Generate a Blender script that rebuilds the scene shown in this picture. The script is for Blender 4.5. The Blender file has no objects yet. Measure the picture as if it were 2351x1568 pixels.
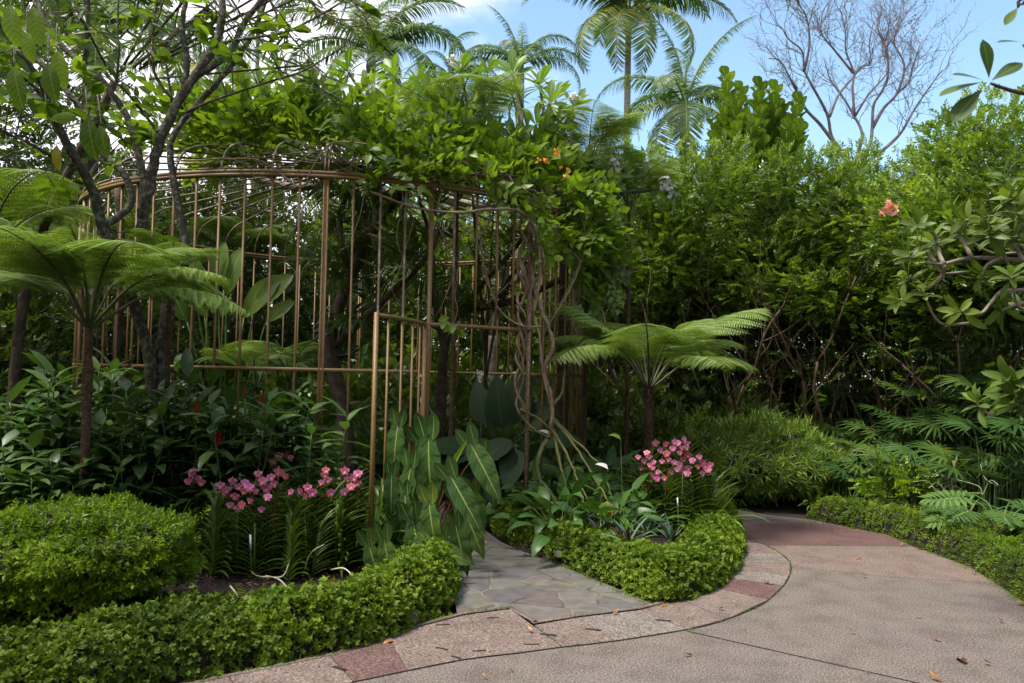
import bpy, math, random
import numpy as np
from mathutils import Vector, Matrix
random.seed(11); rng = np.random.default_rng(11)
SC = bpy.context.scene; COL = SC.collection
# ------------------------------------------------------------------ camera
F = 1850.0; W0, H0 = 2351.0, 1568.0
CAM = np.array([0.0, 0.0, 1.6]); PITCH = math.radians(2.3); ROLL = math.radians(1.2)
cd = bpy.data.cameras.new("camera"); cam = bpy.data.objects.new("camera", cd); COL.objects.link(cam)
cd.sensor_width = 36; cd.lens = 36 * F / W0; cd.clip_end = 2000; cd.clip_start = 0.05
cam.matrix_world = Matrix.Translation(Vector(CAM)) @ Matrix.Rotation(math.radians(90) + PITCH, 4, 'X') @ Matrix.Rotation(ROLL, 4, 'Z')
cd.dof.use_dof = True; cd.dof.focus_distance = 8.2; cd.dof.aperture_fstop = 4.0
SC.camera = cam
_R = np.array(cam.matrix_world.to_3x3())
def ray(x, y): return _R @ np.array([(x - W0/2)/F, -(y - H0/2)/F, -1.0])
def A(x, y, d):                                   # the point on that line of sight at distance d along +Y
    r = ray(x, y); return CAM + r * (d / r[1])
def G(x, y, z=0.0):                               # where that line of sight meets height z
    r = ray(x, y); return CAM + r * ((z - CAM[2]) / r[2])
# ------------------------------------------------------------------ world and sun
SUN_EL, SUN_AZ = math.radians(63), math.radians(-118)      # azimuth from +Y towards +X
w = bpy.data.worlds.new("World"); SC.world = w; w.use_nodes = True
N, L = w.node_tree.nodes, w.node_tree.links; N.clear()
out = N.new('ShaderNodeOutputWorld'); bg = N.new('ShaderNodeBackground'); bg.inputs[1].default_value = 0.12
sky = N.new('ShaderNodeTexSky'); sky.sky_type = 'NISHITA'; sky.sun_disc = False
sky.sun_elevation = SUN_EL; sky.sun_rotation = SUN_AZ; sky.air_density = 1.0; sky.dust_density = 0.9; sky.ozone_density = 0.6
tc = N.new('ShaderNodeTexCoord'); mp = N.new('ShaderNodeMapping'); mp.inputs['Scale'].default_value = (1, 1, 2.0)
mp.inputs['Location'].default_value = (0.35, 0.1, 0.2)
nz = N.new('ShaderNodeTexNoise'); nz.inputs['Scale'].default_value = 2.6; nz.inputs['Detail'].default_value = 8; nz.inputs['Roughness'].default_value = .55
sx = N.new('ShaderNodeSeparateXYZ'); m1 = N.new('ShaderNodeMath'); m1.operation = 'MULTIPLY_ADD'; m1.inputs[1].default_value = -1.15; my = N.new('ShaderNodeMath'); my.operation = 'MULTIPLY_ADD'; my.inputs[1].default_value = -.42; my.inputs[2].default_value = .42
cr = N.new('ShaderNodeMapRange'); cr.inputs[1].default_value = .56; cr.inputs[2].default_value = .74; cr.interpolation_type = 'SMOOTHSTEP'
mx = N.new('ShaderNodeMixRGB'); mx.inputs[2].default_value = (5,5,5,1)
n2 = N.new('ShaderNodeTexNoise'); n2.inputs['Scale'].default_value = 5; n2.inputs['Detail'].default_value = 6
cr2 = N.new('ShaderNodeMixRGB'); cr2.inputs[1].default_value = (4.2, 4.0, 4.7, 1); cr2.inputs[2].default_value = (6.6, 6.4, 6.9, 1)
L.new(tc.outputs['Generated'], mp.inputs[0]); L.new(mp.outputs[0], nz.inputs[0]); L.new(mp.outputs[0], n2.inputs[0])
L.new(tc.outputs['Generated'], sx.inputs[0]); L.new(sx.outputs[0], m1.inputs[0]); L.new(sx.outputs[1], my.inputs[0]); ma = N.new('ShaderNodeMath'); L.new(my.outputs[0], ma.inputs[0]); L.new(nz.outputs[0], ma.inputs[1]); L.new(ma.outputs[0], m1.inputs[2])
L.new(m1.outputs[0], cr.inputs[0]); tn = N.new('ShaderNodeMixRGB'); tn.blend_type = 'MULTIPLY'; tn.inputs[0].default_value = 1; tn.inputs[2].default_value = (.97, 1.05, 1.01, 1); L.new(sky.outputs[0], tn.inputs[1]); L.new(cr.outputs[0], mx.inputs[0]); L.new(tn.outputs[0], mx.inputs[1])
L.new(n2.outputs[0], cr2.inputs[0]); L.new(cr2.outputs[0], mx.inputs[2])
L.new(mx.outputs[0], bg.inputs[0]); L.new(bg.outputs[0], out.inputs[0])
sd = bpy.data.lights.new("sun", 'SUN'); sun = bpy.data.objects.new("sun", sd); COL.objects.link(sun)
sd.energy = 2.5; sd.angle = math.radians(12); sd.color = (1, .95, .86)
_sd = Vector((math.cos(SUN_EL)*math.sin(SUN_AZ), math.cos(SUN_EL)*math.cos(SUN_AZ), math.sin(SUN_EL)))
sun.rotation_euler = _sd.to_track_quat('Z', 'Y').to_euler()
SC.view_settings.view_transform = 'Standard'; SC.view_settings.look = 'None'; SC.view_settings.exposure = 1.32; SC.view_settings.gamma = 1
cy = SC.cycles; cy.max_bounces = 6; cy.diffuse_bounces = 4; cy.glossy_bounces = 2; cy.transmission_bounces = 3; cy.use_denoising = True
cy.use_adaptive_sampling = True; cy.adaptive_threshold = 0.02; cy.caustics_reflective = False; cy.caustics_refractive = False
# ------------------------------------------------------------------ materials
def newmat(name):
    m = bpy.data.materials.new(name); m.use_nodes = True; n = m.node_tree.nodes
    return m, n, m.node_tree.links, n['Principled BSDF'], n['Material Output']
def attr(n, nm):
    a = n.new('ShaderNodeAttribute'); a.attribute_name = nm; return a.outputs['Fac']
def ramp(n, l, fac, stops):
    r = n.new('ShaderNodeValToRGB'); e = r.color_ramp.elements
    e[0].position, e[0].color = stops[0][0], (*stops[0][1], 1); e[1].position, e[1].color = stops[-1][0], (*stops[-1][1], 1)
    for p, c in stops[1:-1]: q = e.new(p); q.color = (*c, 1)
    l.new(fac, r.inputs[0]); return r.outputs[0]
def math_(n, l, op, a, b=None, c=None):
    m = n.new('ShaderNodeMath'); m.operation = op
    for i, v in enumerate((a, b, c)):
        if v is None: continue
        if isinstance(v, (int, float)): m.inputs[i].default_value = v
        else: l.new(v, m.inputs[i])
    return m.outputs[0]
def mix(n, l, f, a, b, mode='MIX'):
    m = n.new('ShaderNodeMixRGB'); m.blend_type = mode
    for i, v in enumerate((f, a, b)):
        if isinstance(v, (int, float)): m.inputs[i].default_value = v
        elif isinstance(v, tuple): m.inputs[i].default_value = (*v, 1)
        else: l.new(v, m.inputs[i])
    return m.outputs[0]
def noise(n, l, scale, detail=4, co='Object'):
    t = n.new('ShaderNodeTexCoord'); z = n.new('ShaderNodeTexNoise'); z.inputs['Scale'].default_value = scale; z.inputs['Detail'].default_value = detail
    l.new(t.outputs[co], z.inputs[0]); return z.outputs[0]
def leafmat(name, stops, trans=.35, rough=.42, rib=None, ribw=.1, veins=0, tcol=(1.5, 1.6, .5), spec=.5, patch=1.1, tip=None):
    stops = [(p, (min(c[0]*1.45, c[1]*(.5 + .24*p)), c[1], c[2]) if c[1] > c[0]*1.05 and c[1] > c[2]*1.3 else c) for p, c in stops]
    m, n, l, b, o = newmat(name)
    f = attr(n, 'rnd'); z = noise(n, l, patch, 3)
    f = math_(n, l, 'ADD', math_(n, l, 'MULTIPLY', f, .7), math_(n, l, 'MULTIPLY_ADD', z, 1.4, -.55)); 
    c = ramp(n, l, f, stops)
    if rib is not None or veins:
        u = math_(n, l, 'ABSOLUTE', attr(n, 'lu')); v = attr(n, 'lv')
        if veins:
            s = math_(n, l, 'SINE', math_(n, l, 'MULTIPLY', math_(n, l, 'SUBTRACT', v, math_(n, l, 'MULTIPLY', u, .18)), veins * 6.283))
            s = math_(n, l, 'MULTIPLY', math_(n, l, 'POWER', math_(n, l, 'MULTIPLY_ADD', s, .5, .5), 6), .45)
            c = mix(n, l, s, c, mix(n, l, 1.0, c, (2.1, 2.0, 1.6), 'MULTIPLY'))
        if rib is not None:
            c = mix(n, l, math_(n, l, 'LESS_THAN', u, ribw), c, rib)
    if tip is not None:
        c = mix(n, l, math_(n, l, 'GREATER_THAN', attr(n, 'lv'), .72), c, tip)
    l.new(c, b.inputs['Base Color']); b.inputs['Roughness'].default_value = rough; b.inputs['Specular IOR Level'].default_value = spec
    if trans > 0:
        t = n.new('ShaderNodeBsdfTranslucent'); ms = n.new('ShaderNodeMixShader'); ms.inputs[0].default_value = trans
        l.new(mix(n, l, 1.0, c, tcol, 'MULTIPLY'), t.inputs[0])
        l.new(b.outputs[0], ms.inputs[1]); l.new(t.outputs[0], ms.inputs[2]); l.new(ms.outputs[0], o.inputs[0])
    return m
def plain(name, col, rough=.6, var=.25, scale=8, metal=0, col2=None, bump=0, bscale=30, lo=.42, hi=.6):
    m, n, l, b, o = newmat(name)
    z = noise(n, l, scale, 6)
    c2 = col2 or tuple(c * (1 - var) for c in col)
    l.new(ramp(n, l, z, [(lo, col), (hi, c2)]), b.inputs['Base Color']); b.inputs['Roughness'].default_value = rough; b.inputs['Metallic'].default_value = metal
    if bump:
        bp = n.new('ShaderNodeBump'); bp.inputs['Strength'].default_value = bump; bp.inputs['Distance'].default_value = .02
        l.new(noise(n, l, bscale, 5), bp.inputs['Height']); l.new(bp.outputs[0], b.inputs['Normal'])
    return m
M = {}
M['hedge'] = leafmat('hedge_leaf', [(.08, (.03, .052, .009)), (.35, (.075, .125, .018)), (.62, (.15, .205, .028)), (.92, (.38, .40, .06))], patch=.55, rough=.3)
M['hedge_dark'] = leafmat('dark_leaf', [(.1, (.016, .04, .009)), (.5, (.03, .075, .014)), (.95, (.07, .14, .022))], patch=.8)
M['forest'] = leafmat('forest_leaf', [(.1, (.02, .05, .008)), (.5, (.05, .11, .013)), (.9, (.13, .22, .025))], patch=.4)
M['vine'] = leafmat('vine_leaf', [(.1, (.035, .085, .010)), (.5, (.085, .165, .016)), (.9, (.20, .31, .035))], rib=(.16, .26, .06), ribw=.05, veins=8, patch=1.2, trans=.4)
M['plum'] = leafmat('plumeria_leaf', [(.1, (.035, .10, .014)), (.6, (.07, .175, .02)), (.95, (.14, .26, .035))], rib=(.22, .34, .1), ribw=.07, veins=14, trans=.4)
M['dkplum'] = leafmat('dark_plumeria_leaf', [(.1, (.03, .085, .014)), (.6, (.06, .14, .02)), (.95, (.11, .21, .035))], rib=(.12, .2, .06), ribw=.06, veins=12, trans=.3, rough=.42, spec=.28)
M['ginger'] = leafmat('ginger_leaf', [(.1, (.025, .08, .022)), (.6, (.055, .145, .038)), (.95, (.12, .24, .045))], rib=(.06, .13, .04), ribw=.05, trans=.25, rough=.4)
M['fern'] = leafmat('fern_leaf', [(.1, (.07, .13, .02)), (.6, (.13, .2, .03)), (.95, (.26, .33, .09))], trans=.3, rough=.45, spec=.45)
M['palm'] = leafmat('palm_leaf', [(.1, (.06, .13, .04)), (.55, (.10, .19, .055)), (.85, (.17, .26, .06)), (.99, (.4, .34, .05))], trans=.35, rough=.4)
M['palmy'] = leafmat('yellowing_palm_leaf', [(.1, (.10, .18, .04)), (.5, (.2, .27, .05)), (.85, (.55, .38, .05))], trans=.3, rough=.4)
M['mat'] = leafmat('ground_cover_leaf', [(.1, (.04, .11, .012)), (.5, (.09, .19, .016)), (.9, (.17, .29, .025))], trans=.3, patch=2.5, spec=.22, rough=.55)
M['mound'] = leafmat('mound_leaf', [(.1, (.06, .11, .008)), (.5, (.12, .20, .012)), (.9, (.24, .32, .015))], trans=.35, patch=2.2, spec=.25, rough=.5)
M['darkmat'] = leafmat('dark_ground_cover_leaf', [(.1, (.025, .065, .008)), (.5, (.05, .12, .012)), (.9, (.10, .19, .018))], trans=.25, patch=2.5, spec=.2, rough=.6)
M['needle'] = leafmat('needle_leaf', [(.1, (.05, .13, .02)), (.5, (.10, .22, .03)), (.9, (.22, .36, .05))], trans=.25)
M['strap'] = leafmat('strap_leaf', [(.1, (.04, .10, .015)), (.6, (.075, .17, .025)), (.95, (.14, .25, .035))], trans=.25, rib=(.05, .11, .02), ribw=.12)
M['lime'] = leafmat('lime_strap_leaf', [(.1, (.09, .19, .02)), (.6, (.18, .3, .04)), (.95, (.35, .42, .09))], trans=.35)
M['varieg'] = leafmat('variegated_leaf', [(.1, (.06, .13, .02)), (.6, (.12, .2, .03)), (.95, (.26, .31, .06))], trans=.3, rib=(.36, .4, .12), ribw=.3)
M['yellow'] = leafmat('yellow_leaf', [(.1, (.15, .22, .02)), (.6, (.32, .34, .03)), (.95, (.5, .45, .05))], trans=.35)
M['philo'] = leafmat('philodendron_leaf', [(.1, (.022, .08, .022)), (.6, (.042, .125, .03)), (.95, (.09, .19, .035))], rib=(.32, .42, .1), ribw=.055, veins=11, trans=.15, rough=.42, spec=.3)
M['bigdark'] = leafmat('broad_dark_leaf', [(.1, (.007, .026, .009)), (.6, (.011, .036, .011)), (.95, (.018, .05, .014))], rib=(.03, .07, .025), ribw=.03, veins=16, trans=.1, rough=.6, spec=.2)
M['lily'] = leafmat('peace_lily_leaf', [(.1, (.02, .075, .016)), (.6, (.04, .125, .022)), (.95, (.08, .19, .035))], rib=(.06, .16, .04), ribw=.05, veins=10, trans=.2, rough=.42, spec=.35)
M['rhapis'] = leafmat('lady_palm_leaf', [(.1, (.02, .07, .018)), (.6, (.04, .12, .025)), (.95, (.10, .2, .03))], trans=.2, rough=.35)
M['rhoeo'] = leafmat('boat_lily_leaf', [(.1, (.06, .12, .07)), (.6, (.11, .19, .11)), (.95, (.17, .26, .16))], trans=.1, rough=.4)
M['purple'] = leafmat('purple_leaf', [(.1, (.05, .012, .03)), (.9, (.09, .02, .05))], trans=.15, rough=.4, tcol=(1.5, .6, 1))
M['banana'] = leafmat('paddle_leaf', [(.1, (.05, .13, .02)), (.9, (.14, .26, .035))], rib=(.2, .32, .08), ribw=.06, veins=20, trans=.4)
M['narrow'] = leafmat('narrow_pink_edged_leaf', [(.1, (.04, .09, .02)), (.6, (.07, .13, .03)), (.9, (.22, .07, .08))], trans=.3)
M['fig'] = leafmat('fig_leaf', [(.1, (.03, .08, .015)), (.5, (.07, .17, .02)), (.82, (.12, .24, .03)), (.98, (.2, .12, .03))], rib=(.3, .38, .12), ribw=.05, veins=6, trans=.3)
M['white'] = leafmat('white_petal', [(.1, (.75, .72, .66)), (.9, (.85, .83, .8))], trans=.25, tcol=(1, 1, 1))
M['pink'] = leafmat('orchid_petal', [(.05, (.68, .30, .56)), (.45, (.55, .10, .20)), (.7, (.58, .14, .25)), (.95, (.76, .46, .66))], trans=.25, tcol=(1.1, .8, 1), patch=4)
M['coral'] = leafmat('orchid_lip', [(.05, (.60, .13, .16)), (.95, (.70, .26, .30))], trans=.2, tcol=(1, 1, 1))
M['orange'] = leafmat('orange_petal', [(.1, (.75, .22, .03)), (.9, (.85, .38, .06))], trans=.25, tcol=(1, 1, .5))
M['blush'] = leafmat('blush_petal', [(.1, (.75, .22, .2)), (.5, (.8, .38, .3)), (.9, (.85, .55, .12))], trans=.25, tcol=(1, 1, 1), patch=20)
M['red'] = leafmat('red_bract', [(.1, (.35, .01, .025)), (.9, (.55, .02, .05))], trans=.15, tcol=(1, .5, .5))
M['dry'] = leafmat('dry_leaf', [(.1, (.25, .09, .025)), (.5, (.5, .24, .05)), (.9, (.62, .45, .2))], trans=.1, tcol=(1, 1, 1), rib=(.3, .18, .08), ribw=.06)
M['drybrown'] = leafmat('brown_dry_leaf', [(.1, (.10, .035, .015)), (.9, (.3, .12, .04))], trans=0)
M['yleaf'] = leafmat('yellow_spotted_leaf', [(.1, (.38, .3, .03)), (.6, (.5, .42, .07)), (.95, (.28, .14, .03))], trans=.3, patch=9, tcol=(1, 1, .5))
M['bark'] = plain('lichen_bark', (.055, .045, .03), .9, col2=(.2, .19, .14), scale=22, bump=.9, bscale=45, lo=.5, hi=.68)
M['barkdark'] = plain('dark_bark', (.045, .03, .02), .95, col2=(.09, .06, .04), scale=10, bump=.8)
M['barkbrown'] = plain('brown_bark', (.10, .06, .035), .9, col2=(.17, .11, .07), scale=8, bump=.5)
M['barkmoss'] = plain('mossy_bark', (.075, .09, .03), .9, col2=(.14, .14, .06), scale=8, bump=.5)
M['greybranch'] = plain('grey_branch', (.26, .22, .16), .8, col2=(.15, .13, .09), scale=12, bump=.3)
M['greybranch2'] = plain('wiry_grey_brown_bark', (.12, .10, .10), .9, col2=(.2, .17, .15), scale=4)
M['palmtrunk'] = plain('palm_trunk', (.30, .27, .21), .85, col2=(.19, .17, .13), scale=20, bump=.3)
M['vinestem'] = plain('vine_stem', (.15, .10, .06), .8, col2=(.24, .18, .11), scale=10, bump=.4)
M['root'] = plain('green_root', (.14, .145, .028), .7, bump=.5, bscale=40, col2=(.07, .085, .025), scale=6)
M['whiteroot'] = plain('pale_root', (.5, .48, .36), .7, col2=(.3, .32, .16), scale=14)
M['stipe'] = plain('fern_stipe', (.06, .08, .02), .6, col2=(.035, .03, .015), scale=10)
M['fibre'] = plain('fern_trunk_fibre', (.05, .03, .018), 1, col2=(.10, .055, .03), scale=30, bump=1, bscale=60)
M['redstalk'] = plain('red_stalk', (.22, .05, .02), .5, col2=(.14, .09, .03), scale=6)
M['greenstalk'] = plain('green_stalk', (.07, .14, .03), .5, scale=6)
M['metal'] = plain('brown_painted_metal', (.21, .125, .046), .5, col2=(.15, .085, .032), scale=5, bump=.08, bscale=60)
m_, n_, l_, b_, o_ = newmat('brown_painted_metal_rusted')
l_.new(ramp(n_, l_, noise(n_, l_, 7, 8), [(.28, (.13, .065, .028)), (.4, (.18, .105, .034)), (.6, (.20, .12, .04)), (.68, (.14, .066, .028)), (.78, (.26, .2, .14))]), b_.inputs['Base Color']); b_.inputs['Roughness'].default_value = .5; M['metal'] = m_
M['dryfrond'] = leafmat('dead_frond', [(.1, (.10, .05, .02)), (.9, (.22, .13, .06))], trans=.1)
M['metalworn'] = plain('weathered_metal', (.16, .10, .06), .55, col2=(.32, .27, .22), scale=9, lo=.5, hi=.62)
M['rust'] = plain('speckled_rust', (.19, .10, .06), .8, col2=(.42, .36, .28), scale=70, lo=.5, hi=.64, bump=.2)
M['soil'] = plain('dark_soil', (.012, .009, .008), 1, col2=(.03, .02, .016), scale=25, bump=1, bscale=40)
M['mulch'] = plain('black_fibre_mulch', (.006, .0045, .0045), 1, col2=(.013, .009, .008), scale=40, bump=1, bscale=70)
M['rock'] = plain('mossy_rock', (.07, .055, .05), .9, col2=(.05, .075, .02), scale=9, bump=.8, bscale=18)
M['label'] = plain('white_plastic', (.75, .75, .72), .4, var=.12)
M['dark'] = plain('dark_gap', (.02, .016, .013), 1, var=.3)
M['greypipe'] = plain('grey_plastic', (.25, .25, .25), .5, var=.2)
def aggregate(name, c1, c2, patchc=(1.12, 1.08, 1.04)):
    m, n, l, b, o = newmat(name)
    z = noise(n, l, 95, 4); big = noise(n, l, 1.1, 5)
    c = ramp(n, l, z, [(.34, tuple(x*.55 for x in c1)), (.46, c1), (.54, c2), (.65, tuple(min(.8, x*1.6) for x in c2))])
    st = noise(n, l, 4.5, 6)
    c = mix(n, l, math_(n, l, 'MULTIPLY', ramp(n, l, big, [(.42, (0, 0, 0)), (.62, (1, 1, 1))]), .35), c, patchc, 'MULTIPLY')
    c = mix(n, l, .9, c, ramp(n, l, st, [(.34, (.76, .73, .70)), (.5, (.96, .95, .93)), (.66, (1.09, 1.08, 1.06))]), 'MULTIPLY')
    l.new(c, b.inputs['Base Color']); b.inputs['Roughness'].default_value = .8
    bp = n.new('ShaderNodeBump'); bp.inputs['Strength'].default_value = .5; bp.inputs['Distance'].default_value = .006
    l.new(z, bp.inputs['Height']); l.new(bp.outputs[0], b.inputs['Normal']); return m
M['conc'] = aggregate('washed_aggregate', (.100, .080, .068), (.160, .136, .118))
M['slabpink'] = aggregate('pink_slab', (.125, .09, .075), (.178, .134, .113))
M['slabred'] = aggregate('dark_red_slab', (.085, .045, .04), (.125, .070, .062))
M['slabgrey'] = aggregate('pale_grey_slab', (.122, .102, .088), (.185, .16, .14))
def flagstone():
    m, n, l, b, o = newmat('crazy_paving')
    t = n.new('ShaderNodeTexCoord'); mp = n.new('ShaderNodeMapping'); mp.inputs['Scale'].default_value = (1.0, .9, 0)
    wz = n.new('ShaderNodeTexNoise'); wz.inputs['Scale'].default_value = 4.5; l.new(t.outputs['Object'], wz.inputs[0])
    ad = n.new('ShaderNodeVectorMath'); ad.operation = 'MULTIPLY_ADD'; ad.inputs[1].default_value = (.1, .1, 0)
    l.new(wz.outputs[1], ad.inputs[0]); l.new(t.outputs['Object'], mp.inputs[0]); l.new(mp.outputs[0], ad.inputs[2])
    v1 = n.new('ShaderNodeTexVoronoi'); v1.feature = 'DISTANCE_TO_EDGE'; v1.inputs['Scale'].default_value = 3.1; v1.inputs['Randomness'].default_value = .95
    v2 = n.new('ShaderNodeTexVoronoi'); v2.inputs['Scale'].default_value = 3.1; v2.inputs['Randomness'].default_value = .95
    l.new(ad.outputs[0], v1.inputs[0]); l.new(ad.outputs[0], v2.inputs[0])
    sp = n.new('ShaderNodeSeparateColor'); l.new(v2.outputs['Color'], sp.inputs[0])
    c = ramp(n, l, sp.outputs[0], [(.0, (.112, .108, .098)), (.3, (.14, .133, .118)), (.5, (.095, .085, .09)), (.75, (.155, .147, .128)), (1, (.12, .095, .095))])
    z = noise(n, l, 9, 8); c = mix(n, l, .8, c, ramp(n, l, z, [(.35, (.7, .7, .68)), (.65, (1.12, 1.1, 1.05))]), 'MULTIPLY')
    edge = ramp(n, l, v1.outputs[0], [(.018, (1, 1, 1)), (.034, (0, 0, 0))])
    c = mix(n, l, edge, c, ramp(n, l, noise(n, l, 3, 2), [(.4, (.17, .15, .105)), (.6, (.06, .05, .035))]))
    l.new(c, b.inputs['Base Color']); b.inputs['Roughness'].default_value = .62
    h = ramp(n, l, v1.outputs[0], [(.015, (0, 0, 0)), (.05, (1, 1, 1))]); h = math_(n, l, 'ADD', h, math_(n, l, 'MULTIPLY', z, .5))
    bp = n.new('ShaderNodeBump'); bp.inputs['Strength'].default_value = .6; bp.inputs['Distance'].default_value = .008
    l.new(h, bp.inputs['Height']); l.new(bp.outputs[0], b.inputs['Normal']); return m
M['flag'] = flagstone()
# ------------------------------------------------------------------ geometry kit
class Geo:                                        # verts, faces and three per-vertex numbers: across, along, random
    def __init__(s): s.V = []; s.Fq = []; s.Ft = []; s.U = []; s.T = []; s.R = []; s.n = 0
    def add(s, V, Q=None, T=None, u=None, v=None, r=None):
        k = len(V); V = np.asarray(V, float).reshape(-1, 3)
        if Q is not None and len(Q): s.Fq.append(np.asarray(Q) + s.n)
        if T is not None and len(T): s.Ft.append(np.asarray(T) + s.n)
        s.V.append(V); z = np.zeros(k)
        s.U.append(z if u is None else np.broadcast_to(u, (k,))); s.T.append(z if v is None else np.broadcast_to(v, (k,)))
        s.R.append(z if r is None else np.broadcast_to(r, (k,))); s.n += k; return s
    def pack(s):
        if len(s.V) != 1 or len(s.Fq) > 1 or len(s.Ft) > 1:
            c = lambda a, sh: [np.concatenate(a)] if a else []
            s.V = c(s.V, 3); s.Fq = c(s.Fq, 4); s.Ft = c(s.Ft, 3); s.U = c(s.U, 1); s.T = c(s.T, 1); s.R = c(s.R, 1)
        return s
    def inst(s, t, R, P, r=None):                 # copies of t under rotations R (N,3,3) at P (N,3)
        t.pack(); N = len(P)
        if N == 0: return s
        V = (np.einsum('nij,mj->nmi', R, t.V[0]) + np.asarray(P)[:, None, :]).reshape(-1, 3); m = t.n
        off = (np.arange(N) * m)[:, None, None]
        Q = (t.Fq[0][None] + off).reshape(-1, 4) if t.Fq else None; T = (t.Ft[0][None] + off).reshape(-1, 3) if t.Ft else None
        if r is None: r = rng.random(N)
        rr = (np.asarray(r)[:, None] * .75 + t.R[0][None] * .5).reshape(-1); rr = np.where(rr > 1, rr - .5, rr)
        return s.add(V, Q, T, np.tile(t.U[0], N), np.tile(t.T[0], N), rr)
    def put(s, t, d, n, P, scale=1.0, r=None):
        P = np.atleast_2d(P); q = max(len(P), len(np.atleast_2d(d))); P = np.broadcast_to(P, (q, 3)); R = frames(d, n, len(P)); sc = np.broadcast_to(scale, (len(P),)); return s.inst(t, R * sc[:, None, None], P, r)
    def mesh(s, name, mat, smooth=True):
        s.pack(); me = bpy.data.meshes.new(name); V = s.V[0]; nq = len(s.Fq[0]) if s.Fq else 0; nt = len(s.Ft[0]) if s.Ft else 0
        me.vertices.add(len(V)); me.vertices.foreach_set('co', V.astype('f').ravel())
        li = np.concatenate([(s.Fq[0].ravel() if nq else np.zeros(0, int)), (s.Ft[0].ravel() if nt else np.zeros(0, int))]).astype('i')
        me.loops.add(len(li)); me.loops.foreach_set('vertex_index', li); me.polygons.add(nq + nt)
        st = np.concatenate([np.arange(nq) * 4, nq * 4 + np.arange(nt) * 3]).astype('i'); me.polygons.foreach_set('loop_start', st)
        if smooth: me.polygons.foreach_set('use_smooth', np.ones(nq + nt, bool))
        for nm, a in (('lu', s.U[0]), ('lv', s.T[0]), ('rnd', s.R[0])):
            at = me.attributes.new(nm, 'FLOAT', 'POINT'); at.data.foreach_set('value', a.astype('f'))
        me.update(); me.materials.append(mat); return me
def unit(v): v = np.asarray(v, float); return v / np.maximum(np.linalg.norm(v, axis=-1, keepdims=True), 1e-9)
def frames(d, n, N=None):
    d = unit(np.atleast_2d(d)); n = np.atleast_2d(np.asarray(n, float))
    if N: d = np.broadcast_to(d, (N, 3)); n = np.broadcast_to(n, (N, 3))
    x = np.cross(d, n); bad = np.linalg.norm(x, axis=1) < 1e-4
    if bad.any(): x = np.where(bad[:, None], np.cross(d, [1.0, .2, .1]), x)
    x = unit(x); z = np.cross(x, d); return np.stack([x, d, z], axis=2)
def rdir(N, up=0.0): return unit(rng.normal(size=(N, 3)) + [0, 0, up])
PROF = {
 'ell': lambda t: np.sin(np.pi * np.clip(t, 0, 1)) ** .75,
 'lance': lambda t: np.sin(np.pi * np.clip(t, 0, 1) ** .75) ** .9,
 'obov': lambda t: np.sin(np.pi * np.clip(t, 0, 1) ** 1.5) ** .8,
 'ovate': lambda t: np.sin(np.pi * np.clip(t, 0, 1) ** .62) ** .85,
 'strap': lambda t: np.minimum(1, 1.15 - t ** 3 * 1.1) * np.minimum(1, .55 + t * 3),
 'taper': lambda t: np.maximum(1 - t, 0) ** .7 + 0.02,
 'needle': lambda t: np.sin(np.pi * np.clip(t, 0, 1)) ** .5}
def leaf(Lh=1, Wd=.3, seg=5, prof='ell', fold=.2, bend=.5, p=1.0, wave=0, twist=0):
    t = np.linspace(0, 1, seg + 1); a = bend * t ** p; dy = np.cos(a); dz = -np.sin(a)
    y = np.concatenate([[0], np.cumsum((dy[1:] + dy[:-1]) / 2)]) / seg * Lh; z = np.concatenate([[0], np.cumsum((dz[1:] + dz[:-1]) / 2)]) / seg * Lh
    wd = PROF[prof](t) * Wd / 2; V = []; U = []; T = []
    for i in range(seg + 1):
        nx, nz_ = -dz[i], dy[i]; lift = abs(fold) * wd[i] * (1 if fold > 0 else -1)
        wv = wave * Wd * math.sin(i * 2.4)
        for q, s in ((-1, -1), (0, 0), (1, 1)):
            h = (lift + wv * s) * abs(q); c, s_ = math.cos(twist * t[i]), math.sin(twist * t[i])
            xx, hh = q * wd[i] * c - h * s_, q * wd[i] * s_ + h * c
            V.append((xx, y[i] + nx * hh, z[i] + nz_ * hh)); U.append(q); T.append(t[i])
    Q = []
    for i in range(seg):
        for k in (0, 1): j = i * 3 + k; Q.append((j, j + 1, j + 4, j + 3))
    return Geo().add(V, Q, None, U, T)
def rhomb(Lh=1, Wd=.4, fold=.15):
    return Geo().add([(0, 0, 0), (Wd/2, Lh*.45, Wd*fold), (0, Lh, -.08*Lh), (-Wd/2, Lh*.45, Wd*fold)], None, [(0, 1, 2), (0, 2, 3)], [0, 1, 0, -1], [0, .5, 1, .5])
def smooth_path(P, k=5):
    P = np.asarray(P, float); n = len(P)
    if n < 3: return np.array([P[0] + (P[-1] - P[0]) * t for t in np.linspace(0, 1, k + 1)])
    Q = np.vstack([2 * P[0] - P[1], P, 2 * P[-1] - P[-2]]); o = []
    for i in range(n - 1):
        p0, p1, p2, p3 = Q[i:i + 4]
        for t in np.arange(k) / k: o.append(.5 * (2*p1 + (p2-p0)*t + (2*p0 - 5*p1 + 4*p2 - p3)*t*t + (3*p1 - p0 - 3*p2 + p3)*t**3))
    o.append(P[-1]); return np.array(o)
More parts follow.
